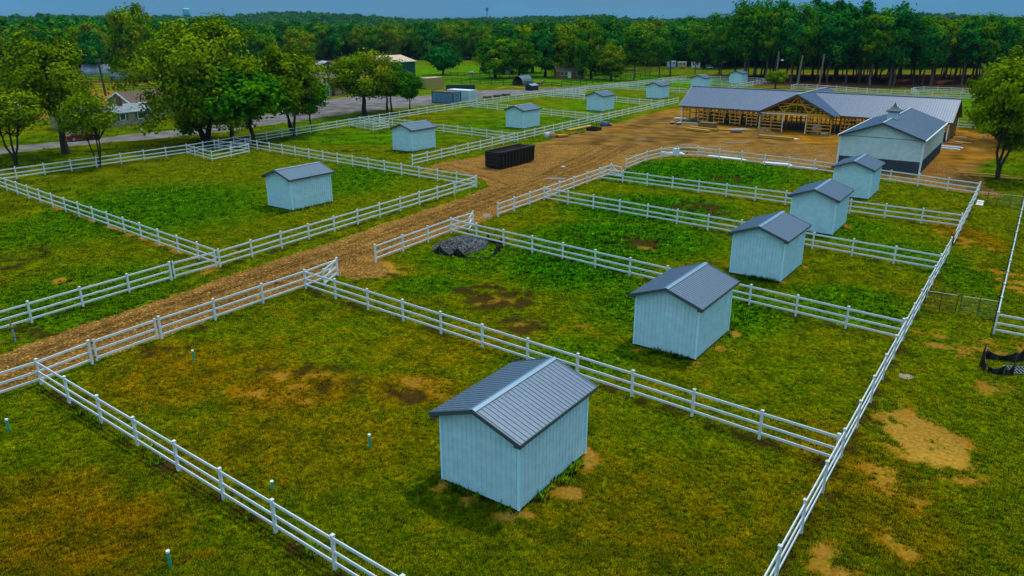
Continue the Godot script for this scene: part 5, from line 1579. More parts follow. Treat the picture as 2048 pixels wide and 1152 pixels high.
func cloth(pts: Array, tops: Array, sag: float) -> Mb:   # a strip of fabric standing along pts, its upper edge at tops
	var b := Mb.new()
	for i in pts.size() - 1:
		for k in 5:
			var q := []
			for e in [k / 5.0, (k + 1) / 5.0]:
				var p: Vector2 = (pts[i] as Vector2).lerp(pts[i + 1], e)
				var h: float = lerpf(tops[i], tops[i + 1], e) - sag * sin(e * PI) * minf(tops[i], tops[i + 1])
				var side: Vector2 = ((pts[i + 1] - pts[i]) as Vector2).normalized().orthogonal() * 0.07 * sin(e * PI * 3 + i)
				q.append(Vector3(p.x + side.x, 0.01, p.y + side.y))
				q.append(Vector3(p.x, maxf(h, 0.05), p.y))
			var n: Vector3 = (q[2] - q[0]).cross(q[1] - q[0]).normalized() * 0.012
			b.hexa([q[0] + n, q[2] + n, q[2] - n, q[0] - n, q[1] + n, q[3] + n, q[3] - n, q[1] - n])
	return b

func silt_fence(label: String, pts: Array, tops: Array) -> void:
	var at: Vector2 = pts[0]
	var t := thing("silt_fence", label, "silt fence", Vector3(at.x, 0, at.y), 0.0, "torn black silt fences")
	var rel := pts.map(func(p): return p - at)
	part(t, "fabric", cloth(rel, tops, 0.5), mat("#15181d", 0.5, 0.0, "fine", 2.0))
	for i in pts.size():
		if tops[i] > 0.3:
			var b := Mb.new()
			b.bar(Vector3(rel[i].x, 0, rel[i].y), Vector3(rel[i].x + 0.03, tops[i] + 0.05, rel[i].y), 0.035, 0.035)
			part(t, "stake", b, mat("#6e5534", 0.9))

func build_objects() -> void:
	pipe_gate("rusty and green pipe gate across the lane, nearer of the two", Vector2(20.6, -35.5), Vector2(23.35, -33.9))
	pipe_gate("rusty and green pipe gate across the lane, farther of the two", Vector2(36.95, -59.1), Vector2(39.4, -57.2))
	# green drain pipes with white caps
	var first: Node3D
	for q in [[-17.69, -23.45, 0.5, "green capped pipe at the left edge of the foreground"], [-13.53, -29.34, 0.51, "green capped pipe in the paddock nearest the drive gate"], [-4.81, -22.38, 0.52, "green capped pipe left of the nearest shed"], [-7.38, -19.93, 0.32, "short green capped pipe just inside the nearest divider fence"], [-9.01, -16.4, 0.56, "green capped pipe at the bottom left, outside the divider fence"], [58.5, -94.7, 0.62, "green capped pipe in the dirt right of the framed barn"]]:
		if first == null:
			first = thing("drain_pipe", q[3], "pipe", Vector3(q[0], 0, q[1]), 0.0, "green capped pipes")
			var b := Mb.new()
			b.tube([Vector3(0, -0.05, 0), Vector3(0, 0.46, 0)], [0.04, 0.04], 14)
			part(first, "pipe", b, mat("#06b09a", 0.4, 0.0, "dirt", 1.0))
			b = Mb.new()
			b.tube([Vector3(0, 0.44, 0), Vector3(0, 0.5, 0)], [0.05, 0.05], 14)
			part(first, "cap", b, mat("#e6ecec", 0.4))
		else:
			var c := copy(first, q[3], Vector3(q[0], 0, q[1]), rf(0, 6), Vector3(1, q[2] / 0.5, 1))
			c.rotation.x = rf(-0.05, 0.05)
			c.rotation.z = rf(-0.06, 0.06)
	var wp := thing("vent_pipe", "white pipe beside the far green capped pipe", "pipe", Vector3(59.6, 0, -96))
	var b := Mb.new()
	b.tube([Vector3.ZERO, Vector3(0, 0.6, 0)], [0.05, 0.05], 10)
	part(wp, "pipe", b, mat("#d8dcd8", 0.4))
	var mk := thing("marker_post", "grey marker post with a pink top and two black bands by the left fence", "post", Vector3(-22.41, 0, -31.38))
	b = Mb.new()
	b.tube([Vector3(0.02, 0, 0), Vector3(0, 0.78, 0)], [0.045, 0.045], 10)
	part(mk, "pipe", b, mat("#7f9298", 0.5))
	b = Mb.new()
	b.bar(Vector3(-0.005, 0.7, 0), Vector3(-0.02, 1.1, 0), 0.07, 0.05)
	part(mk, "wooden_stake", b, mat("#c58468", 0.8, 0.0, "fine", 1.0))
	for y in [0.22, 0.66]:
		b = Mb.new()
		b.tube([Vector3(0.01, y, 0), Vector3(0.01, y + 0.035, 0)], [0.05, 0.05], 10)
		part(mk, "band", b, mat("#14181a", 0.5))
	for q in [[-16.72, -44.23, "small red flag on a wire beside the left paddock's roadside fence"], [-12.61, -37.95, "small red flag on a wire at the drive-side fence before the first opening"]]:
		var fl := thing("marker_flag", q[2], "flag", Vector3(q[0], 0, q[1]), 0.4, "small red marker flags")
		b = Mb.new()
		b.tube([Vector3.ZERO, Vector3(0, 0.66, 0)], [0.008, 0.008], 5)
		part(fl, "wire", b, mat("#7a7468", 0.5, 0.5))
		b = Mb.new()
		b.box(Vector3(0.005, 0.48, -0.006), Vector3(0.15, 0.66, 0.006))
		part(fl, "flag", b, mat("#b0240e", 0.7))
	# the heap of stone and its torn silt fence
	var gp := thing("gravel_pile", "heap of grey crushed stone behind the short roadside fence", "gravel pile", Vector3(-3.2, 0, -47.0))
	b = Mb.new()
	var hf := noise(40, 0.7, 3)
	var height := func(x: float, z: float):
		var d := Vector2(x / 1.95, (z + x * 0.35) / 2.3).length()
		return maxf(0.0, 0.5 * (1.0 - smoothstep(0.0, 1.05, d)) * (1.0 - 0.28 * x) + 0.1 * hf.get_noise_2d(x * 2, z * 2) * maxf(0.0, 1.0 - d)) - 0.03
	for i in 26:
		for k in 26:
			var x0 := -2.4 + i * 0.185; var z0 := -2.6 + k * 0.2
			b.quad(Vector3(x0, height.call(x0, z0 + 0.2), z0 + 0.2), Vector3(x0 + 0.185, height.call(x0 + 0.185, z0 + 0.2), z0 + 0.2), Vector3(x0 + 0.185, height.call(x0 + 0.185, z0), z0), Vector3(x0, height.call(x0, z0), z0))
	part(gp, "mound", b, mat("#2c3032", 0.9, 0.0, "fine", 2.0))
	var stone := Mb.new()
	lump(stone, Vector3.ZERO, Vector3(0.07, 0.05, 0.06), 3, 0.5, 0.8)
	var mm := MultiMesh.new()
	mm.transform_format = MultiMesh.TRANSFORM_3D
	mm.use_colors = true
	var sm: StandardMaterial3D = mat("#ffffff", 0.8).duplicate()
	sm.vertex_color_use_as_albedo = true
	mm.mesh = stone.mesh(sm)
	var at := []
	for i in 4200:
		var x := rf(-2.3, 2.3); var z := rf(-2.5, 2.5)
		var y: float = height.call(x, z)
		if y > 0.0 or rf(0, 1) < 0.06 and y > -0.02:
			at.append(Vector3(x, y + 0.02, z))
	mm.instance_count = at.size()
	for i in at.size():
		mm.set_instance_transform(i, Transform3D(Basis.from_euler(Vector3(rf(0, 6), rf(0, 6), rf(0, 6))).scaled(Vector3.ONE * rf(0.5, 1.35)), at[i]))
		var g := rf(0.015, 0.12) if rf(0, 1) < 0.85 else rf(0.12, 0.28)
		mm.set_instance_color(i, Color(g * 0.95, g, g * 1.04))
	var mi := MultiMeshInstance3D.new()
	mi.multimesh = mm
	hang(gp, mi, "stones")
	mi.set_meta("kind", "stuff")
	silt_fence("torn black silt fence sagging round the front of the gravel pile", [Vector2(-4.95, -45.6), Vector2(-4.5, -45.1), Vector2(-3.8, -44.6), Vector2(-3.35, -44.6), Vector2(-2.7, -44.2), Vector2(-1.9, -44.2), Vector2(-1.2, -44.7), Vector2(-0.95, -45.3), Vector2(-0.6, -46.6)], [0.1, 0.6, 0.12, 0.6, 0.12, 0.1, 0.12, 0.6, 0.3])
	silt_fence("black silt fence scrap standing behind the divider fence by the gravel", [Vector2(-1.65, -48.6), Vector2(-1.3, -47.6), Vector2(-0.5, -47.2)], [0.75, 0.2, 0.6])
	silt_fence("collapsed black silt fence on the right, beside the drain grate", [Vector2(19.5, -28.3), Vector2(19.7, -28.9), Vector2(20.3, -29.6), Vector2(21.3, -29.2), Vector2(21.8, -29.4)], [0.35, 0.95, 0.4, 0.45, 0.85])
	silt_fence("low folded black silt fence in front of the drain grate", [Vector2(19.6, -28.3), Vector2(20.0, -27.9), Vector2(20.45, -28.0)], [0.25, 0.45, 0.5])
	var gr := thing("drain_grate", "steel drain grate sunk in the grass at the right edge", "grate", Vector3(20.95, 0, -28.35), -0.15)
	for k in 8:
		b = Mb.new()
		b.box(Vector3(-0.5 + k * 0.14, 0.03, -0.35), Vector3(-0.47 + k * 0.14, 0.07, 0.35))
		part(gr, "bar", b, mat("#8a8f9a", 0.4, 0.6))
	for z in [-0.36, 0.0, 0.34]:
		b = Mb.new()
		b.box(Vector3(-0.52, 0.025, z), Vector3(0.54, 0.065, z + 0.03))
		part(gr, "cross_bar", b, mat("#7c8490", 0.4, 0.6))
	b = Mb.new()
	b.box(Vector3(-0.5, 0.0, -0.35), Vector3(0.5, 0.02, 0.35))
	part(gr, "pit", b, mat("#0d0f12", 0.9))
	var pad := thing("stone_pad", "pale flat stone set in the grass by the right boundary fence", "stone", Vector3(16.0, 0, -27.8))
	b = Mb.new()
	lump(b, Vector3(0, 0.01, 0), Vector3(0.3, 0.035, 0.27), 8, 0.3)
	part(pad, "slab", b, mat("#b9a784", 0.9, 0.0, "soft", 1.0))
	# timber lying about the yard
	var yel := [mat("#e0a828", 0.8, 0.0, "wood", 0.7), mat("#cc9426", 0.8, 0.0, "wood", 0.7), mat("#ecb83c", 0.8, 0.0, "wood", 0.7)]
	var old := [mat("#a5813a", 0.85, 0.0, "wood", 0.7), mat("#8f6c34", 0.85, 0.0, "wood", 0.7)]
	boards("lumber_stack", "tall square stack of lumber in front of the framed barn's left wing", "lumber", Vector2(25.9, -105.9), Vector2(27.8, -104.6), 1.1, 5, 9, 0.085, old, "lumber about the yard")
	boards("lumber_stack", "long low bundle of beams nearest the yard, before the tall stack", "lumber", Vector2(23.6, -103.6), Vector2(26.0, -100.9), 0.7, 4, 3, 0.09, yel, "lumber about the yard")
	boards("lumber_stack", "long low bundle of beams between the tall stack and the nearest bundle", "lumber", Vector2(24.3, -105.4), Vector2(27.4, -102.1), 0.6, 4, 3, 0.09, yel, "lumber about the yard")
	boards("lumber_stack", "thin orange boards lying right of the tall lumber stack", "lumber", Vector2(27.8, -103.4), Vector2(29.6, -102.8), 0.8, 5, 2, 0.06, yel, "lumber about the yard")
	boards("lumber_stack", "loose boards beside the dirt mound", "lumber", Vector2(30.5, -103.3), Vector2(31.9, -102.5), 0.6, 4, 2, 0.05, yel, "lumber about the yard")
	boards("lumber_stack", "small pallet-like stack beside the blue-white tarpaulin", "lumber", Vector2(28.9, -101.2), Vector2(30.3, -101.0), 0.7, 4, 3, 0.09, [mat("#8a5a44", 0.85), old[0]], "lumber about the yard")
	boards("lumber_stack", "long bundle of yellow lumber in front of the open gable", "lumber", Vector2(31.2, -96.5), Vector2(34.5, -93.7), 0.7, 4, 3, 0.1, yel, "lumber about the yard")
	boards("lumber_stack", "yellow boards just beyond the curved white fence", "lumber", Vector2(19.0, -86.9), Vector2(21.0, -86.2), 0.45, 3, 2, 0.09, yel, "lumber about the yard")
	boards("lumber_stack", "long yellow boards against the fence behind the dumpster", "lumber", Vector2(7.5, -102.3), Vector2(11.0, -107.0), 0.7, 4, 2, 0.09, yel, "lumber about the yard")
	boards("lumber_stack", "orange and brown boards left of the red auger", "lumber", Vector2(5.7, -96.4), Vector2(6.9, -97.2), 0.9, 5, 3, 0.09, [mat("#c07a1a", 0.8), mat("#7a4434", 0.85)], "lumber about the yard")
	boards("long_boards", "two long yellow boards lying under the right edge tree", "lumber", Vector2(43.1, -70.7), Vector2(46.9, -68.8), 0.3, 2, 1, 0.1, yel, "lumber about the yard")
	boards("long_boards", "single yellow board lying in the grass past the right edge tree", "lumber", Vector2(42.7, -72.3), Vector2(46.6, -70.4), 0.16, 1, 1, 0.08, yel, "lumber about the yard")
	boards("plank_stack", "white planks left beside the farther pipe gate", "planks", Vector2(36.7, -58.2), Vector2(37.8, -59.9), 0.5, 3, 1, 0.07, [mat("#d9d9d4", 0.6)])
	boards("pallet", "slatted wooden pallet lying beyond the white barn", "pallet", Vector2(53.7, -92.4), Vector2(55.0, -91.2), 0.9, 5, 1, 0.05, yel)
	slab("brown_board", "flat brown board lying beyond the white barn", "board", Vector2(52.1, -91.4), Vector2(53.6, -90.4), 0.8, 0.05, mat("#6a4a3e", 0.8))
	slab("gutter_lengths", "two white gutter lengths lying along the white barn, farther pair", "gutter", Vector2(50.0, -89.4), Vector2(52.0, -87.6), 0.4, 0.06, mat("#dbe4f0", 0.4))
	slab("gutter_lengths", "white gutter lengths lying along the white barn, nearer pair", "gutter", Vector2(49.1, -88.0), Vector2(50.9, -86.3), 0.35, 0.06, mat("#dbe4f0", 0.4))
	slab("white_strip", "short white strip by the far right corner of the framed barn", "board", Vector2(55.7, -97.1), Vector2(57.2, -96.0), 0.25, 0.05, mat("#c9c9c9", 0.5))
	slab("metal_sheets", "blue and white sheets of roofing spread before the framed barn", "sheets", Vector2(29.2, -103.6), Vector2(32.2, -104.6), 1.0, 0.04, mat("#93b8d6", 0.3, 0.2))
	slab("white_sheet", "white sheet at the end of the lumber before the open gable", "sheets", Vector2(34.4, -95.8), Vector2(35.5, -94.7), 0.9, 0.03, mat("#c3c8cc", 0.5))
	slab("gutter_length", "long white gutter lying before the framed barn's left end", "gutter", Vector2(24.2, -111.9), Vector2(26.8, -110.4), 0.22, 0.07, mat("#ccd6e8", 0.4))
	slab("white_scraps", "white offcuts in the weeds at the framed barn's left corner", "offcuts", Vector2(24.6, -116.6), Vector2(26.4, -115.6), 0.8, 0.08, mat("#cdd6d8", 0.6))
	slab("white_sheets", "white sheets stacked under the curve of the white fence", "sheets", Vector2(16.3, -83.6), Vector2(18.9, -83.1), 1.0, 0.1, mat("#cfdce8", 0.4))
	slab("white_sheets", "white sheet lying along the curved fence, middle of three", "sheets", Vector2(21.1, -82.0), Vector2(24.5, -79.4), 0.7, 0.06, mat("#dfe5ee", 0.4))
	slab("white_sheets", "long white trim pieces on orange boards along the curved fence", "sheets", Vector2(25.6, -77.4), Vector2(28.2, -76.0), 0.7, 0.1, mat("#e2e4ee", 0.4))
	slab("white_sheets", "last white sheet along the curved fence towards the white barn", "sheets", Vector2(27.8, -75.6), Vector2(30.2, -73.8), 0.5, 0.06, mat("#d6dce8", 0.4))
	slab("white_boards", "white boards lying at the end of the yellow ones beyond the curve", "boards", Vector2(21.1, -86.9), Vector2(21.9, -86.5), 0.35, 0.1, mat("#c9d6e4", 0.4))
	var tools := thing("tool_case", "small dark case among the white sheets along the curved fence", "case", Vector3(30.1, 0, -73.9), 0.5)
	b = Mb.new()
	b.box(Vector3(-0.3, 0, -0.14), Vector3(0.3, 0.14, 0.14))
	part(tools, "case_body", b, mat("#232733", 0.4))
	b = Mb.new()
	b.bar(Vector3(-0.1, 0.17, 0), Vector3(0.1, 0.17, 0), 0.03, 0.04)
	part(tools, "handle", b, mat("#15171c", 0.4))
	var box_ := thing("white_crate", "upright white crate at the bend of the curved fence", "crate", Vector3(17.9, 0, -82.7), 0.3)
	b = Mb.new()
	b.box(Vector3(-0.28, 0, -0.25), Vector3(0.28, 0.7, 0.25))
	part(box_, "crate_body", b, mat("#c4d6de", 0.5))
	b = Mb.new()
	b.box(Vector3(-0.31, 0.7, -0.28), Vector3(0.31, 0.76, 0.28))
	part(box_, "lid", b, mat("#d4e4ea", 0.5))
	for k in 5:
		var blk := thing("paver_block", "small red-brown and black blocks beside the white crate", "blocks", Vector3(18.5 + k * 0.22, 0, -84.0 + (k % 2) * 0.2), k * 0.4, "blocks beside the white crate")
		b = Mb.new()
		b.box(Vector3(-0.1, 0, -0.08), Vector3(0.1, 0.2 + 0.05 * (k % 3), 0.08))
		part(blk, "block", b, mat(["#8a5a4a", "#3a3434", "#7a4034", "#a89a94", "#2c2a2c"][k], 0.8))
	for q in [[23.0, -110.1, "white-topped stone block left of the framed barn, the farther one"], [23.7, -109.3, "white-topped stone block left of the framed barn, the nearer one"]]:
		var st := thing("stone_block", q[2], "stone", Vector3(q[0], 0, q[1]), 0.3)
		b = Mb.new()
		lump(b, Vector3(0, 0.13, 0), Vector3(0.38, 0.16, 0.26), 5, 0.25, 0.7)
		part(st, "stone", b, mat("#5a4c3c", 0.9, 0.0, "fine", 0.8))
		b = Mb.new()
		lump(b, Vector3(0, 0.27, 0), Vector3(0.3, 0.05, 0.2), 6, 0.3, 0.7)
		part(st, "white_top", b, mat("#bfbdb6", 0.8))
	var dm := thing("dirt_mound", "mound of brown soil before the open gable of the framed barn", "mound", Vector3(32.7, 0, -99.6), 0.4)
	b = Mb.new()
	var mf := noise(44, 0.8, 4)
	var mh := func(x: float, z: float):
		return maxf(-0.02, 0.75 * (1.0 - smoothstep(0.0, 1.0, Vector2(x / 2.2, z / 1.7).length())) * (1.0 + 0.5 * mf.get_noise_2d(x * 2, z * 2)) + 0.05 * mf.get_noise_2d(x * 7, z * 7)) - 0.02
	for i in 28:
		for k in 24:
			var x0 := -2.4 + i * 0.17; var z0 := -2.0 + k * 0.17
			b.quad(Vector3(x0, mh.call(x0, z0 + 0.17), z0 + 0.17), Vector3(x0 + 0.17, mh.call(x0 + 0.17, z0 + 0.17), z0 + 0.17), Vector3(x0 + 0.17, mh.call(x0 + 0.17, z0), z0), Vector3(x0, mh.call(x0, z0), z0))
	part(dm, "soil", b, mat("#8a6224", 0.95, 0.0, "fine", 0.8))
	var cr := thing("plywood_crate", "brown plywood crate under the trees right of the framed barn", "crate", Vector3(57.9, 0, -88.6), 0.2)
	b = Mb.new()
	b.box(Vector3(-0.55, 0, -0.5), Vector3(0.55, 0.62, 0.5))
	part(cr, "crate_body", b, mat("#a06a2a", 0.85, 0.0, "wood", 0.8))
	b = Mb.new()
	b.box(Vector3(-0.6, 0.62, -0.55), Vector3(0.6, 0.67, 0.55))
	part(cr, "lid", b, mat("#b07a34", 0.85, 0.0, "wood", 0.8))
	# along the fence behind the dumpster
	var cage := thing("steel_cage", "black steel basket with thin uprights beside the far yard fence", "cage", Vector3(11.05, 0, -103.3), GRID)
	b = Mb.new()
	for q in [[-0.75, 0.7, 0.75, 0.78], [-0.75, -0.78, 0.75, -0.7], [-0.78, -0.7, -0.7, 0.7], [0.7, -0.7, 0.78, 0.7]]:
		var wall := Mb.new()
		wall.box(Vector3(q[0], 0.02, q[1]), Vector3(q[2], 0.4, q[3]))
		part(cage, "side_wall", wall, mat("#121316", 0.5, 0.3))
	b.box(Vector3(-0.7, 0.02, -0.7), Vector3(0.7, 0.06, 0.7))
	part(cage, "floor", b, mat("#2a2420", 0.8))
	for q in [[-0.74, -0.74], [0.74, -0.74], [-0.74, 0.74], [0.74, 0.74], [0, 0.74], [0, -0.74], [0.74, 0]]:
		b = Mb.new()
		b.tube([Vector3(q[0], 0.4, q[1]), Vector3(q[0], 1.15, q[1])], [0.02, 0.02], 5)
		part(cage, "upright", b, mat("#121316", 0.5, 0.3))
	var tp := thing("blue_tarp", "crumpled blue tarpaulin over a heap by the far yard fence", "tarpaulin", Vector3(13.2, 0, -107.9), 0.2)
	b = Mb.new()
	lump(b, Vector3(-0.35, 0.25, 0.1), Vector3(0.55, 0.42, 0.5), 14, 0.35)
	part(tp, "sheet", b, mat("#2c5a86", 0.4, 0.0, "soft", 1.0))
	b = Mb.new()
	lump(b, Vector3(0.4, 0.2, -0.1), Vector3(0.5, 0.36, 0.45), 15, 0.35)
	part(tp, "sheet", b, mat("#23405e", 0.4, 0.0, "soft", 1.0))
	var au := thing("auger", "long thin dark red auger lying in the yard", "auger", Vector3(7.4, 0, -98.6))
	b = Mb.new()
	b.tube([Vector3(0, 0.08, 0), Vector3(2.0, 0.1, -2.4)], [0.045, 0.045], 8)
	part(au, "shaft", b, mat("#6e2a34", 0.6))
	for k in 3:
		b = Mb.new()
		b.tube([Vector3(0.0 + k * 0.95, 0.08, -k * 1.15), Vector3(0.12 + k * 0.95, 0.08, -0.14 - k * 1.15)], [0.12, 0.1], 10)
		part(au, "collar", b, mat("#5a2230", 0.6))
	for q in [[4.55, -96.3, "white and brown carton by the yard fence, left of the boards", "#cfd2d0"], [5.1, -96.1, "brown carton with white sides in front of the yard fence", "#b48a62"], [4.95, -97.0, "dark blue bag behind the cartons by the yard fence", "#2c4a66"]]:
		var ct := thing("carton", q[2], "carton", Vector3(q[0], 0, q[1]), 0.5)
		b = Mb.new()
		lump(b, Vector3(0, 0.32, 0), Vector3(0.34, 0.33, 0.3), 7, 0.15, 0.4)
		part(ct, "carton_body", b, mat(q[3], 0.7))
		b = Mb.new()
		b.box(Vector3(-0.36, 0.2, 0.24), Vector3(0.36, 0.26, 0.33))
		part(ct, "strap", b, mat("#8a4a2a", 0.7))
	var sg := thing("stake_marker", "thin stake with a pale stone in a tuft on the drive", "stake", Vector3(4.85, 0, -75.5))
	b = Mb.new()
	b.tube([Vector3.ZERO, Vector3(-0.06, 0.78, 0)], [0.025, 0.022], 6)
	part(sg, "stake", b, mat("#70808a", 0.5, 0.2))
	b = Mb.new()
	lump(b, Vector3(0.25, 0.07, 0.3), Vector3(0.22, 0.1, 0.15), 4, 0.3)
	part(sg, "stone", b, mat("#c9c4b4", 0.8))
	# the lane side: dark hutch, pallets, mailbox post
	var hu := gable_house("black_hutch", "small black hutch with a shiny roof beside the grey lane", "hutch", Vector2(4.3, -168.6), GRID, 1.6, 2.6, 0.95, 1.25, mat("#1b2024", 0.6), mat("#8296a6", 0.35, 0.5), mat("#22282c", 0.5), 0.1)
	opening(hu, "doorway", Vector3(0.0, 0.05, 1.37), 0.0, 0.6, 0.7, mat("#08090a", 0.9), mat("#22282c", 0.5))
	for q in [[-5.2, -149.4, "weathered pallet stack on the lane verge, nearest the containers"], [-3.3, -151.9, "dark pallet stack on the lane verge, middle one"], [-1.6, -154.6, "dark pallet stack on the lane verge, farthest one"]]:
		boards("pallet_stack", q[2], "pallets", Vector2(q[0], q[1]), Vector2(q[0] + 0.9, q[1] - 1.1), 1.1, 4, 3, 0.12, [mat("#4a4034", 0.9), mat("#5c5040", 0.9)])
	var mb := thing("white_post", "leaning white post in the flower bed before the beige house", "post", Vector3(-49.1, 0, -101.6))
	b = Mb.new()
	b.bar(Vector3.ZERO, Vector3(-0.12, 0.95, 0), 0.1, 0.1)
	part(mb, "shaft", b, mat("#e2e6ea", 0.5))
	b = Mb.new()
	b.box(Vector3(-0.2, 0.95, -0.1), Vector3(-0.04, 1.0, 0.1))
	part(mb, "cap", b, mat("#e2e6ea", 0.5))
	# poles
	for q in [[63.0, -186.8, 7.4, "weathered pole with a small lamp at the edge of the woods", 0.0, "#8f9070"], [65.4, -179.1, 6.7, "second leaning grey-green pole before the woods", 0.16, "#98967a"], [72.6, -184.5, 6.8, "brown pole furthest right of the three before the woods", 0.1, "#b08a62"], [-80.9, -154.8, 6.8, "utility pole with a dark box at the left behind the lawn trees", -0.12, "#57493a"]]:
		var po := thing("pole", q[3], "pole", Vector3(q[0], 0, q[1]), 0.0, "bare timber poles")
		b = Mb.new()
		b.tube([Vector3(0, -0.2, 0), Vector3(q[4] * 3.0, q[2], 0)], [0.23, 0.18], 10)
		part(po, "shaft", b, mat(q[5], 0.9, 0.0, "fine", 0.4))
		b = Mb.new()
		if q[0] < 0:
			b.box(Vector3(q[4] * 3 - 0.3, q[2] - 0.3, -0.3), Vector3(q[4] * 3 + 0.3, q[2] + 0.35, 0.3))
			part(po, "box", b, mat("#3a4850", 0.6))
		elif q[4] == 0.0:
			b.bar(Vector3(0, q[2] - 1.9, 0.1), Vector3(0.75, q[2] - 1.8, 0.5), 0.07, 0.07)
			part(po, "lamp_arm", b, mat("#9aa0a4", 0.5))
			b = Mb.new()
			lump(b, Vector3(0.85, q[2] - 1.95, 0.55), Vector3(0.3, 0.16, 0.22), 2, 0.0)
			part(po, "lamp_head", b, mat("#d4dade", 0.4))
		else:
			b.tube([Vector3(q[4] * 3, q[2], 0), Vector3(q[4] * 3, q[2] + 0.12, 0)], [0.17, 0.12], 8)
			part(po, "cap", b, mat("#8f98a0", 0.5))
	# far landmarks over the forest
	var wt := thing("water_tower", "pale teal water tower rising over the forest at the left", "water tower", Vector3(-364, 0, -900))
	b = Mb.new()
	for r in [[0.0, 30.6, 2.2, 30.3], [2.2, 30.3, 3.9, 29.2], [3.9, 29.2, 4.1, 23.5], [4.1, 23.5, 2.6, 21.8]]:
		for k in 20:
			var a := TAU * k / 20; var e := TAU * (k + 1) / 20
			b.quad(Vector3(cos(e) * r[2], r[3], sin(e) * r[2]), Vector3(cos(a) * r[2], r[3], sin(a) * r[2]), Vector3(cos(a) * r[0], r[1], sin(a) * r[0]), Vector3(cos(e) * r[0], r[1], sin(e) * r[0]))
	part(wt, "tank", b, mat("#5fb4c4", 0.5))
	for k in 6:
		b = Mb.new()
		b.tube([Vector3(cos(TAU * k / 6) * 3.6, 0, sin(TAU * k / 6) * 3.6), Vector3(cos(TAU * k / 6) * 3.2, 22.5, sin(TAU * k / 6) * 3.2)], [0.3, 0.3], 6)
		part(wt, "leg", b, mat("#5fa8b4", 0.5))
	var ce := thing("cell_tower", "thin grey mast with an antenna crown over the forest horizon", "mast", Vector3(-27.9, 0, -900))
	b = Mb.new()
	b.tube([Vector3.ZERO, Vector3(0, 31, 0)], [0.6, 0.35], 8)
	part(ce, "mast", b, mat("#56606c", 0.5))
	for k in 6:
		b = Mb.new()
		var d := Vector3(cos(TAU * k / 6), 0, sin(TAU * k / 6)) * 1.1
		b.box(d + Vector3(-0.3, 27.6, -0.3), d + Vector3(0.3, 30.4, 0.3))
		part(ce, "antenna", b, mat("#7a8490", 0.5))
	for y in [27.2, 30.6]:
		b = Mb.new()
		b.tube([Vector3(0, y, 0), Vector3(0, y + 0.2, 0)], [1.3, 1.3], 10)
		part(ce, "platform", b, mat("#66707c", 0.5))
	build_vehicles()

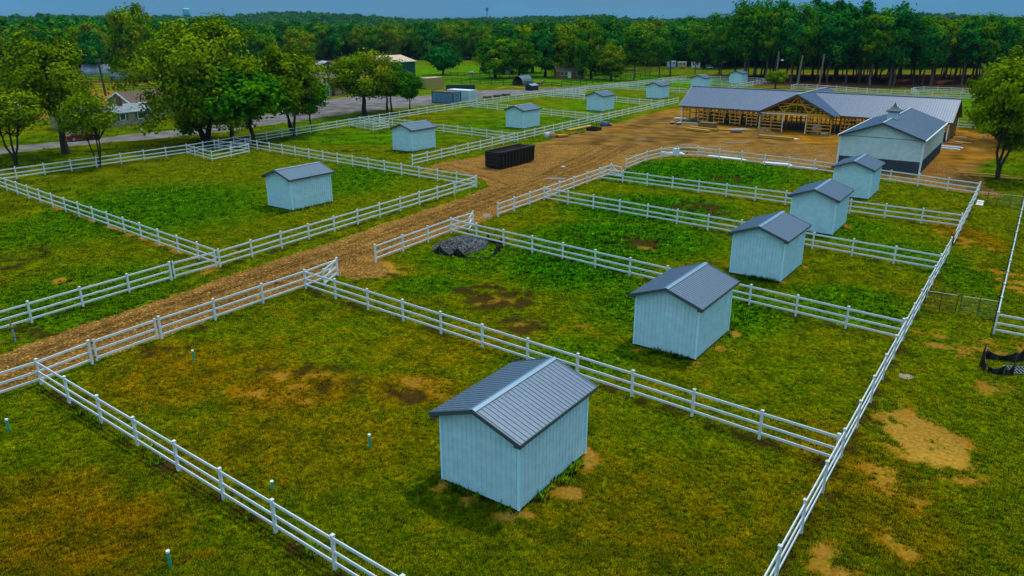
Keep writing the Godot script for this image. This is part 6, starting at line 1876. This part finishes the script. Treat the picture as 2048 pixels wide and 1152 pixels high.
func build_vehicles() -> void:
	var glass := mat("#1b242c", 0.08, 0.0, "", 1.0, 0.7)
	var rubber := mat("#16171a", 0.8)
	var wheel := func(t: Node3D, at: Vector3, r: float):
		var b := Mb.new()
		b.tube([at + Vector3(0, r, -0.1), at + Vector3(0, r, 0.1)], [r, r], 18)
		var w := part(t, "wheel", b, rubber)
		b = Mb.new()
		b.tube([at + Vector3(0, r, -0.11), at + Vector3(0, r, 0.11)], [r * 0.62, r * 0.62], 14)
		part(w, "rim", b, mat("#b8bcc2", 0.3, 0.8))
	# the red saloon, nose to +x
	var car := thing("parked_car", "dark red saloon car parked on the lane behind the lawn trees", "car", Vector3(-53.0, 0, -94.2), deg_to_rad(42))
	var red := mat("#8a0f18", 0.2, 0.2, "", 1.0, 0.6)
	var b := Mb.new()
	b.prism(PackedVector2Array([Vector2(-1.85, 0.22), Vector2(1.8, 0.2), Vector2(1.88, 0.38), Vector2(1.8, 0.58), Vector2(0.95, 0.7), Vector2(-1.3, 0.74), Vector2(-1.84, 0.68), Vector2(-1.9, 0.42)]), -0.72, 0.72)
	part(car, "body", b, red)
	b = Mb.new()
	b.hexa([Vector3(-1.55, 0.7, 0.68), Vector3(0.95, 0.68, 0.68), Vector3(0.95, 0.68, -0.68), Vector3(-1.55, 0.7, -0.68), Vector3(-0.85, 1.1, 0.52), Vector3(0.2, 1.1, 0.52), Vector3(0.2, 1.1, -0.52), Vector3(-0.85, 1.1, -0.52)])
	part(car, "window_band", b, glass)
	b = Mb.new()
	b.hexa([Vector3(-0.93, 1.06, 0.55), Vector3(0.28, 1.06, 0.55), Vector3(0.28, 1.06, -0.55), Vector3(-0.93, 1.06, -0.55), Vector3(-0.8, 1.13, 0.48), Vector3(0.14, 1.13, 0.48), Vector3(0.14, 1.13, -0.48), Vector3(-0.8, 1.13, -0.48)])
	part(car, "roof", b, red)
	for s in [-1, 1]:
		for q in [[Vector3(-0.35, 0.7, s * 0.685), Vector3(-0.33, 1.08, s * 0.55)], [Vector3(0.93, 0.68, s * 0.69), Vector3(0.22, 1.1, s * 0.53)], [Vector3(-1.5, 0.72, s * 0.69), Vector3(-0.86, 1.1, s * 0.53)]]:
			b = Mb.new()
			b.bar(q[0], q[1], 0.06, 0.05)
			part(car, "pillar", b, red)
		b = Mb.new()
		b.box(Vector3(1.78, 0.44, s * 0.52 - 0.15), Vector3(1.87, 0.56, s * 0.52 + 0.15))
		part(car, "headlight", b, mat("#d8dee2", 0.15))
		b = Mb.new()
		b.box(Vector3(-1.9, 0.5, s * 0.52 - 0.16), Vector3(-1.84, 0.64, s * 0.52 + 0.16))
		part(car, "tail_light", b, mat("#c01a10", 0.3))
		for x in [-1.15, 1.15]:
			wheel.call(car, Vector3(x, 0, s * 0.66), 0.28)
	# trailers and a truck on the far lane
	for q in [[51.2, -253, 2.4, 1.9, "#a8c6e0", "white and pale blue horse trailer on the far lane, leftmost", 0.1], [54.4, -252, 2.6, 1.7, "#b9a98c", "tan horse trailer with a round spare wheel on the far lane", 0.05], [58.2, -249.5, 2.6, 1.7, "#c3d0d4", "white gooseneck trailer with a dark nose on the far lane", -0.1]]:
		var t := thing("horse_trailer", q[5], "trailer", Vector3(q[0], 0, q[1]), q[6], "trailers on the far lane")
		b = Mb.new()
		b.box(Vector3(-q[2] / 2, 0.35, -0.9), Vector3(q[2] / 2, q[3] + 0.35, 0.9))
		part(t, "body", b, mat(q[4], 0.4, 0.0, "dirt", 0.3))
		b = Mb.new()
		b.box(Vector3(-q[2] / 2 - 0.05, q[3] + 0.35, -0.95), Vector3(q[2] / 2 + 0.05, q[3] + 0.43, 0.95))
		part(t, "roof", b, mat("#d6dce2", 0.4))
		for x in [-0.7, 0.5]:
			b = Mb.new()
			b.box(Vector3(x - 0.25, q[3] - 0.35, 0.9), Vector3(x + 0.25, q[3] + 0.05, 0.93))
			part(t, "window", b, glass)
		for x in [-0.4, 0.4]:
			wheel.call(t, Vector3(x, 0, 0.8), 0.3)
		b = Mb.new()
		b.bar(Vector3(-q[2] / 2, 0.45, 0), Vector3(-q[2] / 2 - 0.9, 0.4, 0), 0.1, 0.1)
		part(t, "hitch", b, mat("#3a3c3e", 0.5, 0.4))
	var tr := thing("pickup_truck", "dark pickup truck with a pale tailgate on the far lane", "truck", Vector3(62.2, 0, -249), 0.3)
	b = Mb.new()
	b.box(Vector3(-1.9, 0.45, -0.75), Vector3(1.9, 0.95, 0.75))
	part(tr, "body", b, mat("#1c2a30", 0.3, 0.3))
	b = Mb.new()
	b.hexa([Vector3(-0.9, 0.95, 0.72), Vector3(0.9, 0.95, 0.72), Vector3(0.9, 0.95, -0.72), Vector3(-0.9, 0.95, -0.72), Vector3(-0.7, 1.5, 0.6), Vector3(0.5, 1.5, 0.6), Vector3(0.5, 1.5, -0.6), Vector3(-0.7, 1.5, -0.6)])
	part(tr, "cab", b, mat("#25343a", 0.3, 0.2))
	b = Mb.new()
	b.box(Vector3(-1.2, 0.5, 0.75), Vector3(1.2, 0.8, 0.78))
	part(tr, "side_panel", b, mat("#b8c0c0", 0.4))
	for x in [-1.2, 1.2]:
		for z in [-0.7, 0.7]:
			wheel.call(tr, Vector3(x, 0, z), 0.36)

# ------------------------------------------------------------------ horses: one smooth body each, meshed from tapered bones
func body_mesh(bones: Array, lo: Vector3, hi: Vector3, cell: float, blend: float) -> Mb:
	var n := Vector3i(((hi - lo) / cell).ceil()) + Vector3i.ONE
	var field := PackedFloat32Array()
	field.resize(n.x * n.y * n.z)
	var dist := func(p: Vector3):
		var d := 1e9
		for q in bones:
			var a: Vector3 = q[0]; var e: Vector3 = q[1]
			var t := clampf((p - a).dot(e - a) / maxf((e - a).length_squared(), 1e-6), 0.0, 1.0)
			var s := p.distance_to(a.lerp(e, t)) - lerpf(q[2], q[3], t)
			var h := clampf(0.5 + 0.5 * (d - s) / blend, 0.0, 1.0)
			d = lerpf(d, s, h) - blend * h * (1.0 - h) if d < 1e8 else s
		return d
	for z in n.z:
		for y in n.y:
			for x in n.x:
				field[(z * n.y + y) * n.x + x] = dist.call(lo + Vector3(x, y, z) * cell)
	var vert := {}
	var b := Mb.new()
	var at := func(x: int, y: int, z: int): return field[(z * n.y + y) * n.x + x]
	var vertex := func(x: int, y: int, z: int):
		var key := Vector3i(x, y, z)
		if not vert.has(key):
			var sum := Vector3.ZERO
			var count := 0
			for e in [[0, 0, 0, 0], [0, 1, 0, 0], [0, 0, 1, 0], [0, 1, 1, 0], [0, 0, 0, 1], [0, 1, 0, 1], [0, 0, 1, 1], [0, 1, 1, 1], [0, 0, 0, 2], [0, 1, 0, 2], [0, 0, 1, 2], [0, 1, 1, 2]]:
				var p := Vector3i.ZERO
				var ax: int = e[3]
				p[(ax + 1) % 3] = e[1]; p[(ax + 2) % 3] = e[2]
				var r := p
				r[ax] = 1
				var fa: float = at.call(x + p.x, y + p.y, z + p.z)
				var fb: float = at.call(x + r.x, y + r.y, z + r.z)
				if (fa < 0) != (fb < 0):
					sum += Vector3(p).lerp(Vector3(r), fa / (fa - fb))
					count += 1
			var pos := lo + (Vector3(x, y, z) + sum / maxi(count, 1)) * cell
			var h := cell * 0.5
			var g := Vector3(dist.call(pos + Vector3(h, 0, 0)) - dist.call(pos - Vector3(h, 0, 0)), dist.call(pos + Vector3(0, h, 0)) - dist.call(pos - Vector3(0, h, 0)), dist.call(pos + Vector3(0, 0, h)) - dist.call(pos - Vector3(0, 0, h)))
			vert[key] = [pos, g.normalized()]
		return vert[key]
	for z in range(1, n.z - 1):
		for y in range(1, n.y - 1):
			for x in range(1, n.x - 1):
				var f0: float = at.call(x, y, z)
				for ax in 3:
					var s := Vector3i.ZERO
					s[ax] = 1
					var f1: float = at.call(x + s.x, y + s.y, z + s.z)
					if (f0 < 0) == (f1 < 0):
						continue
					var u := Vector3i.ZERO; var w := Vector3i.ZERO
					u[(ax + 1) % 3] = 1; w[(ax + 2) % 3] = 1
					var c := Vector3i(x, y, z)
					var q := []
					for k in [c - u - w, c - w, c, c - u]:
						q.append(vertex.call(k.x, k.y, k.z))
					if f0 >= 0:
						q.reverse()
					b.tri_n(q[0][0], q[1][0], q[2][0], q[0][1], q[1][1], q[2][1])
					b.tri_n(q[0][0], q[2][0], q[3][0], q[0][1], q[2][1], q[3][1])
	return b

func build_animals() -> void:
	# head towards +x; grazing or standing
	for q in [["white horse grazing in the far pasture beyond the dark green tree", Vector2(-11.2, -216.4), 2.6, true, "#cfd0c8"], ["light brown horse standing beside the blue-grey hoop shelter", Vector2(6.3, -177.6), 0.15, false, "#a56f4c"]]:
		var bones := [
			[Vector3(-0.5, 0.98, 0), Vector3(0.0, 0.93, 0), 0.27, 0.25], [Vector3(0, 0.93, 0), Vector3(0.45, 0.96, 0), 0.25, 0.26]]
		if q[3]:
			bones.append_array([[Vector3(0.5, 1.0, 0), Vector3(0.98, 0.62, 0), 0.19, 0.11], [Vector3(0.98, 0.62, 0), Vector3(1.08, 0.45, 0), 0.12, 0.11], [Vector3(1.08, 0.45, 0), Vector3(1.12, 0.12, 0), 0.105, 0.06]])
		else:
			bones.append_array([[Vector3(0.5, 1.02, 0), Vector3(0.9, 1.42, 0), 0.2, 0.11], [Vector3(0.9, 1.44, 0), Vector3(1.02, 1.4, 0), 0.12, 0.11], [Vector3(1.02, 1.4, 0), Vector3(1.3, 1.16, 0), 0.105, 0.06]])
		for s in [-1, 1]:
			var z: float = s * 0.14
			bones.append_array([[Vector3(-0.55, 0.9, z), Vector3(-0.47, 0.62, z), 0.19, 0.12], [Vector3(-0.47, 0.62, z), Vector3(-0.64, 0.42, z), 0.1, 0.055], [Vector3(-0.64, 0.42, z), Vector3(-0.6, 0.08, z), 0.05, 0.042], [Vector3(-0.6, 0.07, z), Vector3(-0.56, 0.03, z), 0.05, 0.055],
				[Vector3(0.48, 0.85, z), Vector3(0.46, 0.5, z), 0.14, 0.065], [Vector3(0.46, 0.5, z), Vector3(0.47, 0.08, z), 0.055, 0.042], [Vector3(0.47, 0.07, z), Vector3(0.51, 0.03, z), 0.05, 0.055]])
			var head: Vector3 = Vector3(1.0, 0.62, s * 0.06) if q[3] else Vector3(0.93, 1.52, s * 0.06)
			bones.append([head, head + Vector3(0.0, 0.1, s * 0.02), 0.035, 0.012])
		var t := thing("horse", q[0], "horse", Vector3(q[1].x, 0, q[1].y), q[2])
		part(t, "body", body_mesh(bones, Vector3(-1.0, -0.06, -0.5), Vector3(1.5, 1.8, 0.5), 0.05, 0.09), mat(q[4], 0.8, 0.0, "soft", 1.0))
		var b := Mb.new()
		b.tube([Vector3(-0.74, 1.06, 0), Vector3(-0.86, 0.9, 0), Vector3(-0.88, 0.45, 0)], [0.05, 0.08, 0.03], 8)
		part(t, "tail", b, mat("#dccfb4" if not q[3] else "#b8b6ac", 0.9))
		b = Mb.new()
		var mane := [Vector3(0.45, 1.24, 0), Vector3(0.7, 1.42, 0), Vector3(0.9, 1.56, 0)] if not q[3] else [Vector3(0.5, 1.2, 0), Vector3(0.78, 0.97, 0), Vector3(1.02, 0.74, 0)]
		b.tube(mane, [0.04, 0.07, 0.04], 8)
		part(t, "mane", b, mat("#dccfb4" if not q[3] else "#b8b6ac", 0.9))

func _ready() -> void:
	# camera
	var cam := Camera3D.new()
	cam.name = "camera"
	cam.position = Vector3(0, 13.5345, 0)
	cam.rotation = Vector3(-0.33594, 0, 0)
	cam.fov = 41.714
	cam.near = 0.1
	cam.far = 4000.0
	add_child(cam)
	cam.current = true
	# sky: a dull blue horizon under broken, brighter cloud
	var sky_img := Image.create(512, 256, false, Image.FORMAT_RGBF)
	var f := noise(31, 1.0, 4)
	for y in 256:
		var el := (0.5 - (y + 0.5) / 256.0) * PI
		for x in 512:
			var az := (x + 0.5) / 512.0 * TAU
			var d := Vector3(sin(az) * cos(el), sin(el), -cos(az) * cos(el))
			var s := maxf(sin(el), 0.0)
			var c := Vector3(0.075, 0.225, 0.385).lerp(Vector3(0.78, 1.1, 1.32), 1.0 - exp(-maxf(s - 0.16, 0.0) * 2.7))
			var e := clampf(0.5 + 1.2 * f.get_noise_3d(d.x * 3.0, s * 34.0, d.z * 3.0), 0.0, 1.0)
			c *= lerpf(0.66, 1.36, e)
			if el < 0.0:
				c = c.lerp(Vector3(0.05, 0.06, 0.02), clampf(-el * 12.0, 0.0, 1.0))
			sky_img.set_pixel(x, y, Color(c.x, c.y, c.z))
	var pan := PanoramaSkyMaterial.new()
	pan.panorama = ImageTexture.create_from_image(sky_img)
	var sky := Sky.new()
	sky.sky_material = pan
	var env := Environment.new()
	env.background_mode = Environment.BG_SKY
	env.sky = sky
	env.tonemap_mode = Environment.TONE_MAPPER_LINEAR
	env.tonemap_exposure = 1.08
	env.sdfgi_enabled = true
	env.ssao_enabled = true
	env.ssil_enabled = true
	var we := WorldEnvironment.new()
	we.name = "environment"
	we.environment = env
	add_child(we)
	var sun := DirectionalLight3D.new()
	sun.name = "sun"
	sun.light_energy = 0.62
	sun.light_color = Color(1.0, 0.95, 0.84)
	sun.light_angular_distance = 0.9
	sun.shadow_enabled = true
	add_child(sun)
	sun.look_at_from_position(Vector3.ZERO, Vector3(-0.33, -1.0, 0.31), Vector3.FORWARD)
	env.fog_enabled = true
	env.fog_density = 0.00006
	env.fog_light_color = Color(0.45, 0.62, 0.78)
	# textures
	tex["soft"] = grey(1, 256, 0.02, 4, 0.62, 1.0)
	tex["fine"] = grey(2, 256, 0.09, 4, 0.5, 1.0)
	tex["dirt"] = grey(3, 256, 0.025, 5, 0.86, 1.0)
	tex["roof"] = grey(4, 256, 0.03, 4, 0.84, 1.0)
	tex["wood"] = grey(5, 256, 0.05, 4, 0.6, 1.0, 4)
	tex["rust"] = grey(9, 256, 0.03, 5, 0.5, 1.0)
	rng.seed = 1
	build_ground()
	build_fences()
	build_small_barn()
	build_long_barn()
	build_sheds()
	build_buildings()
	build_objects()
	build_animals()
	build_trees()
	build_grass()
